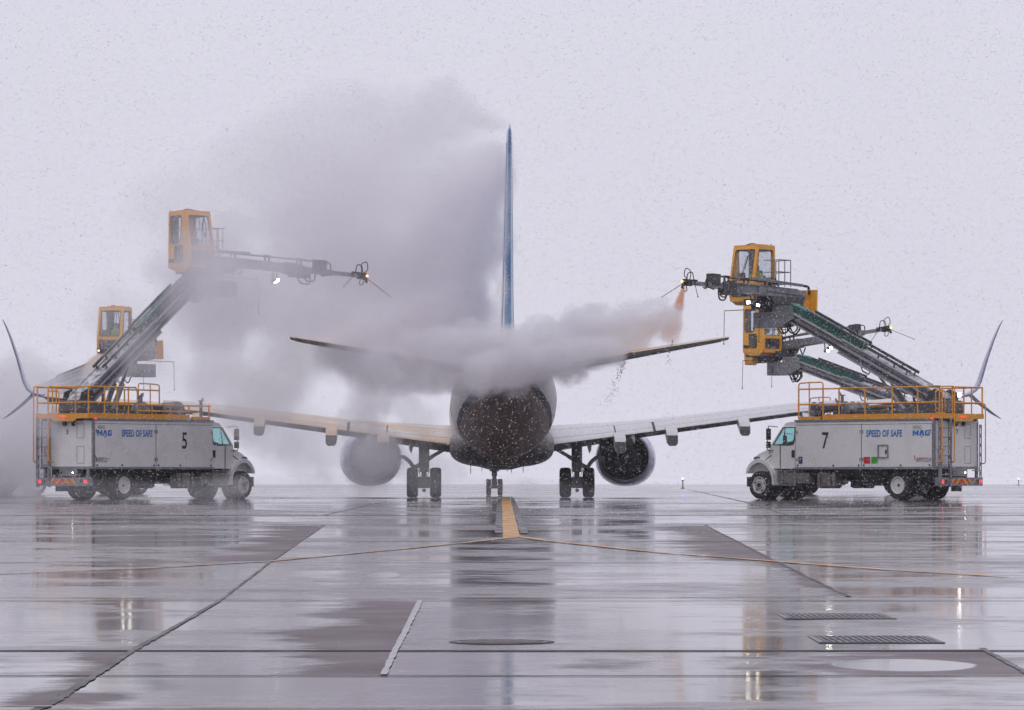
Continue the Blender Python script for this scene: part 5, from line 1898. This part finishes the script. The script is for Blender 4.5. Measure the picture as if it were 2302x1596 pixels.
# fluid running off the tailplane: drops fallen in two trails
q = MB()
for cx0, cy0, cx1, cy1, n, spread in ((1418, 792, 1362, 915, 260, 9), (1512, 765, 1500, 830, 46, 3)):
    for i in range(n):
        t = rnd.random() ** 1.25
        px = cx0 + (cx1 - cx0) * t ** .8 + rnd.gauss(0, 1 + spread * t)
        py = cy0 + (cy1 - cy0) * t
        p = P(px, py, 127.4 + rnd.uniform(-.25, .25))
        r = rnd.uniform(.006, .022) * (1 - .45 * t)
        q.add([p + Vector(d) * r for d in ((1, 0, 0), (-1, 0, 0), (0, 1, 0), (0, -1, 0), (0, 0, 1.5), (0, 0, -1.5))], [(0, 2, 4), (2, 1, 4), (1, 3, 4), (3, 0, 4), (2, 0, 5), (1, 2, 5), (3, 1, 5), (0, 3, 5)], True)
tag(q.build('fluid_drops', paint('deicing_fluid', (0.10, 0.05, 0.03), .15, dirt=.1), fix=False), kind='stuff')


# ------------------------------------------------------------------ steam, spray, snow and haze
class FN:
    """small builder of field nodes"""

    def __init__(s, tree):
        s.t = tree

    def new(s, t, **k):
        x = s.t.nodes.new(t)
        for a, b in k.items():
            setattr(x, a, b)
        return x

    def put(s, sock, v):
        if isinstance(v, bpy.types.NodeSocket):
            s.t.links.new(v, sock)
        else:
            sock.default_value = v

    def m(s, op, a, b=0.0, c=0.0, clamp=False):
        x = s.new('ShaderNodeMath', operation=op, use_clamp=clamp)
        for i, v in enumerate((a, b, c)):
            s.put(x.inputs[i], v)
        return x.outputs[0]

    def v(s, op, a, b=None, scale=None):
        x = s.new('ShaderNodeVectorMath', operation=op)
        s.put(x.inputs[0], a)
        if b is not None:
            s.put(x.inputs[1], b)
        if scale is not None:
            s.put(x.inputs['Scale'], scale)
        return x.outputs['Value'] if op in ('DOT_PRODUCT', 'LENGTH') else x.outputs[0]

    def noise(s, vec, scale, detail, rough, color=False):
        x = s.new('ShaderNodeTexNoise')
        s.put(x.inputs['Vector'], vec)
        x.inputs['Scale'].default_value = scale
        x.inputs['Detail'].default_value = detail
        x.inputs['Roughness'].default_value = rough
        return x.outputs['Color' if color else 'Fac']

    def step(s, v, lo, hi, a=0.0, b=1.0):
        x = s.new('ShaderNodeMapRange', interpolation_type='SMOOTHSTEP')
        s.put(x.inputs['Value'], v)
        for k, q in (('From Min', lo), ('From Max', hi), ('To Min', a), ('To Max', b)):
            x.inputs[k].default_value = q
        return x.outputs['Result']


def vol_mat(name, col, dens, aniso=0.0):
    m = bpy.data.materials.new(name)
    m.use_nodes = True
    n = m.node_tree
    n.nodes.clear()
    o = n.nodes.new('ShaderNodeOutputMaterial')
    p = n.nodes.new('ShaderNodeVolumePrincipled')
    p.inputs['Color'].default_value = (*col, 1)
    p.inputs['Density'].default_value = dens
    p.inputs['Anisotropy'].default_value = aniso
    n.links.new(p.outputs[0], o.inputs['Volume'])
    return m


def steam(name, caps, mat, voxel, nscale=0.5, erode=1.0, stretch=(1, 1, 1), seed=0.0, soft=0.55, warp=0.8, detail=6.0, bias=0.25, rough=0.64, core=1.9):
    """caps: (p0, p1, r0, r1, weight) in the world; density falls off from each capsule's axis and is eaten away by turbulence"""
    lo, hi = Vector((1e9,) * 3), Vector((-1e9,) * 3)
    for a, b, r0, r1, w in caps:
        for p, r in ((a, r0), (b, r1)):
            for i in range(3):
                lo[i] = min(lo[i], p[i] - r * 1.25)
                hi[i] = max(hi[i], p[i] + r * 1.25)
    lo.z = max(lo.z, 0.02)
    t = bpy.data.node_groups.new(name, 'GeometryNodeTree')
    t.interface.new_socket('Geometry', in_out='INPUT', socket_type='NodeSocketGeometry')
    t.interface.new_socket('Geometry', in_out='OUTPUT', socket_type='NodeSocketGeometry')
    F = FN(t)
    pos = F.new('GeometryNodeInputPosition').outputs[0]
    sp = F.v('ADD', F.v('MULTIPLY', pos, stretch), (seed, seed * 1.7, seed * 0.6))
    wv = F.v('SCALE', F.v('SUBTRACT', F.noise(sp, nscale * 0.9, 3, 0.5, True), (0.5, 0.5, 0.5)), scale=warp * 2)
    pw = F.v('ADD', pos, wv)
    best, sw, swf = None, None, None
    for a, b, r0, r1, w in caps:
        ab = b - a
        h = F.m('MULTIPLY', F.v('DOT_PRODUCT', F.v('SUBTRACT', pw, tuple(a)), tuple(ab)), 1.0 / max(1e-4, ab.length_squared), clamp=True)
        d = F.v('LENGTH', F.v('SUBTRACT', F.v('SUBTRACT', pw, tuple(a)), F.v('SCALE', tuple(ab), scale=h)))
        r = F.m('MULTIPLY_ADD', h, r1 - r0, r0)
        f = F.m('SUBTRACT', 1.0, F.m('DIVIDE', d, r), clamp=True)
        best = f if best is None else F.m('MAXIMUM', best, f)
        f2 = F.m('MULTIPLY', f, f)
        sw = f2 if sw is None else F.m('ADD', sw, f2)
        fw = F.m('MULTIPLY', f2, w)
        swf = fw if swf is None else F.m('ADD', swf, fw)
    nz = F.noise(sp, nscale, detail, rough)
    e = F.m('ADD', F.m('MULTIPLY', best, core), F.m('MULTIPLY', F.m('SUBTRACT', nz, 0.5), 3.2 * erode))
    e = F.step(F.m('SUBTRACT', e, bias), 0.0, soft)
    e = F.m('MULTIPLY', e, F.step(best, 0.0, 0.12))
    wt = F.m('DIVIDE', swf, F.m('ADD', sw, 1e-4))
    den = F.m('MULTIPLY', e, wt)
    vc = F.new('GeometryNodeVolumeCube')
    F.put(vc.inputs['Density'], den)
    vc.inputs['Min'].default_value = lo
    vc.inputs['Max'].default_value = hi
    for i, k in enumerate(('Resolution X', 'Resolution Y', 'Resolution Z')):
        vc.inputs[k].default_value = max(8, int((hi[i] - lo[i]) / voxel))
    sm = F.new('GeometryNodeSetMaterial')
    sm.inputs['Material'].default_value = mat
    t.links.new(vc.outputs[0], sm.inputs[0])
    go = F.new('NodeGroupOutput')
    t.links.new(sm.outputs[0], go.inputs[0])
    v = bpy.data.volumes.new(name)
    v.materials.append(mat)
    o = bpy.data.objects.new(name, v)
    COL.objects.link(o)
    md = o.modifiers.new('steam', 'NODES')
    md.node_group = t
    return tag(o, kind='stuff')


def C(a, b, r0, r1, w):
    return (P(*a), P(*b), r0, r1, w)


STEAM = (0.975, 0.968, 0.982)
# A: the thick roll of steam along the tailplane, from the right hand spray to the fuselage and beyond
capsA = [C((1526, 690, 130), (1490, 740, 129.2), .34, .55, .7), C((1500, 728, 129.2), (1430, 750, 128.6), .6, .85, .8), C((1430, 752, 128.6), (1300, 785, 127.5), .9, 1.15, 1.0), C((1300, 785, 127.5), (1150, 812, 126), 1.2, 1.5, 1.3),
         C((1150, 812, 126), (1030, 808, 125.5), 1.55, 1.6, 1.2), C((1030, 808, 125.5), (860, 828, 125.5), 1.6, 1.2, .6), C((1370, 790, 126.5), (1080, 832, 124.5), .75, 1.05, 1.0)]
steam('steam_cloud', capsA, vol_mat('thick_steam', (0.965, 0.955, 0.975), 1.7, 0.15), 0.06, 1.2, 1.9, (0.7, 1, 1), seed=3.1, soft=0.8, warp=0.3, bias=0.48, detail=11, rough=0.73, core=2.3)
steam('steam_cloud', [C((1490, 700, 129), (1330, 722, 128), .55, .85, .9), C((1330, 722, 128), (1190, 755, 127), .85, .6, .9)], vol_mat('torn_steam', (0.965, 0.955, 0.975), 2.0, 0.15), 0.055, 1.35, 1.9, (0.8, 1, 1), seed=15.4, soft=0.5, warp=0.3, bias=0.5, detail=11, rough=0.7)
# B: the big veil blown to the left of the fin
capsB = [C((1108, 330, 128.8), (1030, 740, 128.8), .55, 1.7, 1.1), C((1133, 360, 126.2), (1124, 740, 126.2), .22, .42, 1.1), C((1060, 420, 131), (960, 600, 131), 1.5, 2.6, .8), C((1120, 292, 130.5), (1000, 238, 131), .4, 1.5, .5), C((1000, 262, 131), (760, 300, 132), 1.8, 2.2, .26),
         C((930, 620, 131), (720, 570, 132), 2.7, 2.7, .5), C((990, 720, 128.5), (800, 790, 127), 2.2, 1.5, 1.0), C((900, 420, 131), (620, 440, 133), 3.2, 3.0, .3), C((800, 690, 130), (450, 640, 132), 2.0, 2.3, .42), C((640, 360, 132), (430, 500, 133), 2.2, 2.6, .13), C((760, 300, 132), (600, 380, 132), 2.2, 2.2, .14)]
steam('steam_cloud', capsB, vol_mat('thin_steam', (0.925, 0.908, 0.945), 1.05, 0.1), 0.10, 0.36, 1.5, (0.75, 1, 1), seed=8.3, soft=1.25, warp=1.2, detail=11, bias=0.08, rough=0.73, core=2.1)
# C: curtains that sink from the left tailplane to the apron, over the left engine
capsC = [C((835, 780, 126.5), (825, 955, 127), 1.0, .8, 1.1), C((700, 740, 129), (560, 900, 131), 1.7, 1.9, .45), C((480, 690, 131), (480, 860, 132), 1.9, 1.6, .4), C((900, 830, 127), (1010, 860, 127), .8, .7, .7),
         C((560, 900, 132), (720, 1060, 134), 1.9, 1.3, .3), C((850, 990, 136), (830, 1075, 138), 1.0, 1.15, .75), C((640, 980, 132), (980, 1060, 136), 1.3, 1.1, .3), C((900, 900, 128), (960, 960, 128), .9, .8, .3)]
steam('steam_cloud', capsC, vol_mat('sinking_steam', STEAM, 0.9, 0.15), 0.10, 0.6, 1.4, seed=21.7, soft=1.0, warp=0.9, bias=0.14, detail=11, rough=0.73)
# D: spray hanging over the apron, and the bank that hides the truck at the far left
capsD = [C((60, 870, 155), (-60, 1000, 150), 1.8, 2.6, .8), C((10, 930, 150), (10, 1095, 150), 2.1, 1.7, .9), C((250, 830, 158), (90, 880, 155), .8, 1.5, .55), C((150, 1010, 157), (40, 1060, 152), 1.6, 1.6, .7)]
steam('steam_cloud', capsD, vol_mat('far_steam', STEAM, 0.85, 0.15), 0.15, 0.4, 1.0, seed=33.0, soft=1.1, warp=1.0, bias=0.0, detail=9)
capsE = [C((500, 1098, 126), (1180, 1102, 126), .55, .6, .5), C((60, 1105, 124), (520, 1105, 125), .55, .6, .5), C((1180, 1104, 128), (1500, 1106, 130), .5, .35, .4)]
steam('ground_mist', capsE, vol_mat('blowing_mist', STEAM, 0.55, 0.15), 0.14, 0.6, 0.9, (0.4, 1, 1), seed=40.0, soft=0.8, warp=0.5, bias=0.05)
# F: veil across the left raised cab and boom
capsF = [C((520, 540, 124), (470, 640, 124), 1.2, 1.3, .5), C((470, 640, 124), (430, 550, 124), 1.3, 1.0, .4), C((640, 590, 124), (480, 690, 124), 1.0, 1.2, .4), C((330, 800, 124), (480, 900, 124), 1.0, 1.2, .18), C((250, 700, 128), (330, 800, 128), 1.2, 1.4, .3), C((30, 860, 124), (80, 930, 124), .9, 1.2, .4)]
steam('steam_cloud', capsF, vol_mat('veil_steam', STEAM, 0.75, 0.15), 0.11, 0.6, 1.2, seed=52.0, soft=1.0, warp=0.9, bias=0.1, detail=9)
# fluid sprays: short tan cones from the nozzles
a = NZ7 + Vector((0.02, 0, -0.1))
b = P(1508, 752, 128.8)
capsS = [(a, a.lerp(b, .4), .07, .17, 1.6)]
steam('fluid_spray', capsS, vol_mat('orange_spray', (0.95, 0.52, 0.28), 3.2, 0.3), 0.035, 2.5, 0.35, seed=60.0, soft=0.4, warp=0.02, bias=0.0)
capsS = [(a.lerp(b, .25), b, .16, .42, 1.0), (a.lerp(b, .45), b + Vector((-1.0, 0, .15)), .2, .5, .7)]
steam('fluid_spray', capsS, vol_mat('pink_spray', (0.95, 0.80, 0.72), 1.3, 0.3), 0.05, 2.0, 0.7, seed=62.0, soft=0.6, warp=0.08, bias=0.05)
a = NZ8 + Vector((0, 0, -0.1))
b = P(225, 845, 160)
steam('fluid_spray', [(a, a.lerp(b, .6), .10, .5, 1.0), (a.lerp(b, .5), b, .5, .9, .5)], vol_mat('pale_spray', (0.95, 0.80, 0.70), 1.3, 0.3), 0.08, 1.2, 0.4, seed=61.0, soft=0.5, warp=0.08, bias=0.02)

# falling snow
rs = np.random.RandomState(4)


def snowfall(n):
    D = 16.0 + (150.0 - 16.0) * rs.rand(n) ** (1 / 1.9)
    x = (rs.rand(n) - 0.5) * 2 * (3.0 + 0.155 * D)
    z = -0.3 + rs.rand(n) * (1.5 + 0.135 * D)
    r = (0.0023 + 0.0054 * rs.rand(n) ** 2.5) * np.clip(D / 60, .4, 1.2)
    keep = z > 0.03
    D, x, z, r = D[keep], x[keep], z[keep], r[keep]
    n = len(D)
    base = np.array([(1, 0, 0), (-1, 0, 0), (0, 1, 0), (0, -1, 0), (0, 0, 1), (0, 0, -1)], float)
    sc_ = np.stack([r * (1.4 + 1.4 * rs.rand(n)), r, r * (0.5 + .4 * rs.rand(n))], 1)
    ang = rs.normal(0.45, 0.5, n)
    V = base[None] * sc_[:, None, :]
    cx_, sx_ = np.cos(ang)[:, None], np.sin(ang)[:, None]
    V2 = V.copy()
    V2[:, :, 0] = V[:, :, 0] * cx_ - V[:, :, 2] * sx_
    V2[:, :, 2] = V[:, :, 0] * sx_ + V[:, :, 2] * cx_
    V2 += np.stack([x, D, z], 1)[:, None, :]
    tri = np.array([(0, 2, 4), (2, 1, 4), (1, 3, 4), (3, 0, 4), (2, 0, 5), (1, 2, 5), (3, 1, 5), (0, 3, 5)])
    Fc = (tri[None] + 6 * np.arange(n)[:, None, None]).reshape(-1)
    me = bpy.data.meshes.new('falling_snow')
    me.vertices.add(6 * n)
    me.vertices.foreach_set('co', V2.reshape(-1).astype(np.float32))
    me.loops.add(len(Fc))
    me.loops.foreach_set('vertex_index', Fc.astype(np.int32))
    me.polygons.add(8 * n)
    me.polygons.foreach_set('loop_start', np.arange(0, 24 * n, 3, dtype=np.int32))
    me.polygons.foreach_set('use_smooth', np.ones(8 * n, bool))
    me.update()
    m, nn, b = newmat('snowflake')
    b.inputs['Base Color'].default_value = (0.93, 0.93, 0.95, 1)
    b.inputs['Roughness'].default_value = 0.8
    tr = N(nn, 'ShaderNodeBsdfTranslucent')
    tr.inputs[0].default_value = (0.95, 0.95, 0.97, 1)
    mx = N(nn, 'ShaderNodeMixShader')
    mx.inputs[0].default_value = 0.7
    nn.links.new(b.outputs[0], mx.inputs[1])
    nn.links.new(tr.outputs[0], mx.inputs[2])
    nn.links.new(mx.outputs[0], nn.nodes['Material Output'].inputs['Surface'])
    me.materials.append(m)
    o = bpy.data.objects.new('falling_snow', me)
    COL.objects.link(o)
    return tag(o, kind='stuff')


snowfall(330000)

# the air itself
h = MB()
h.box(-500, 500, -45, 2300, -2.2, 40)
hz = vol_mat('snow_haze', (0.97, 0.965, 0.985), 0.0002)
tag(h.build('haze', hz), kind='stuff')
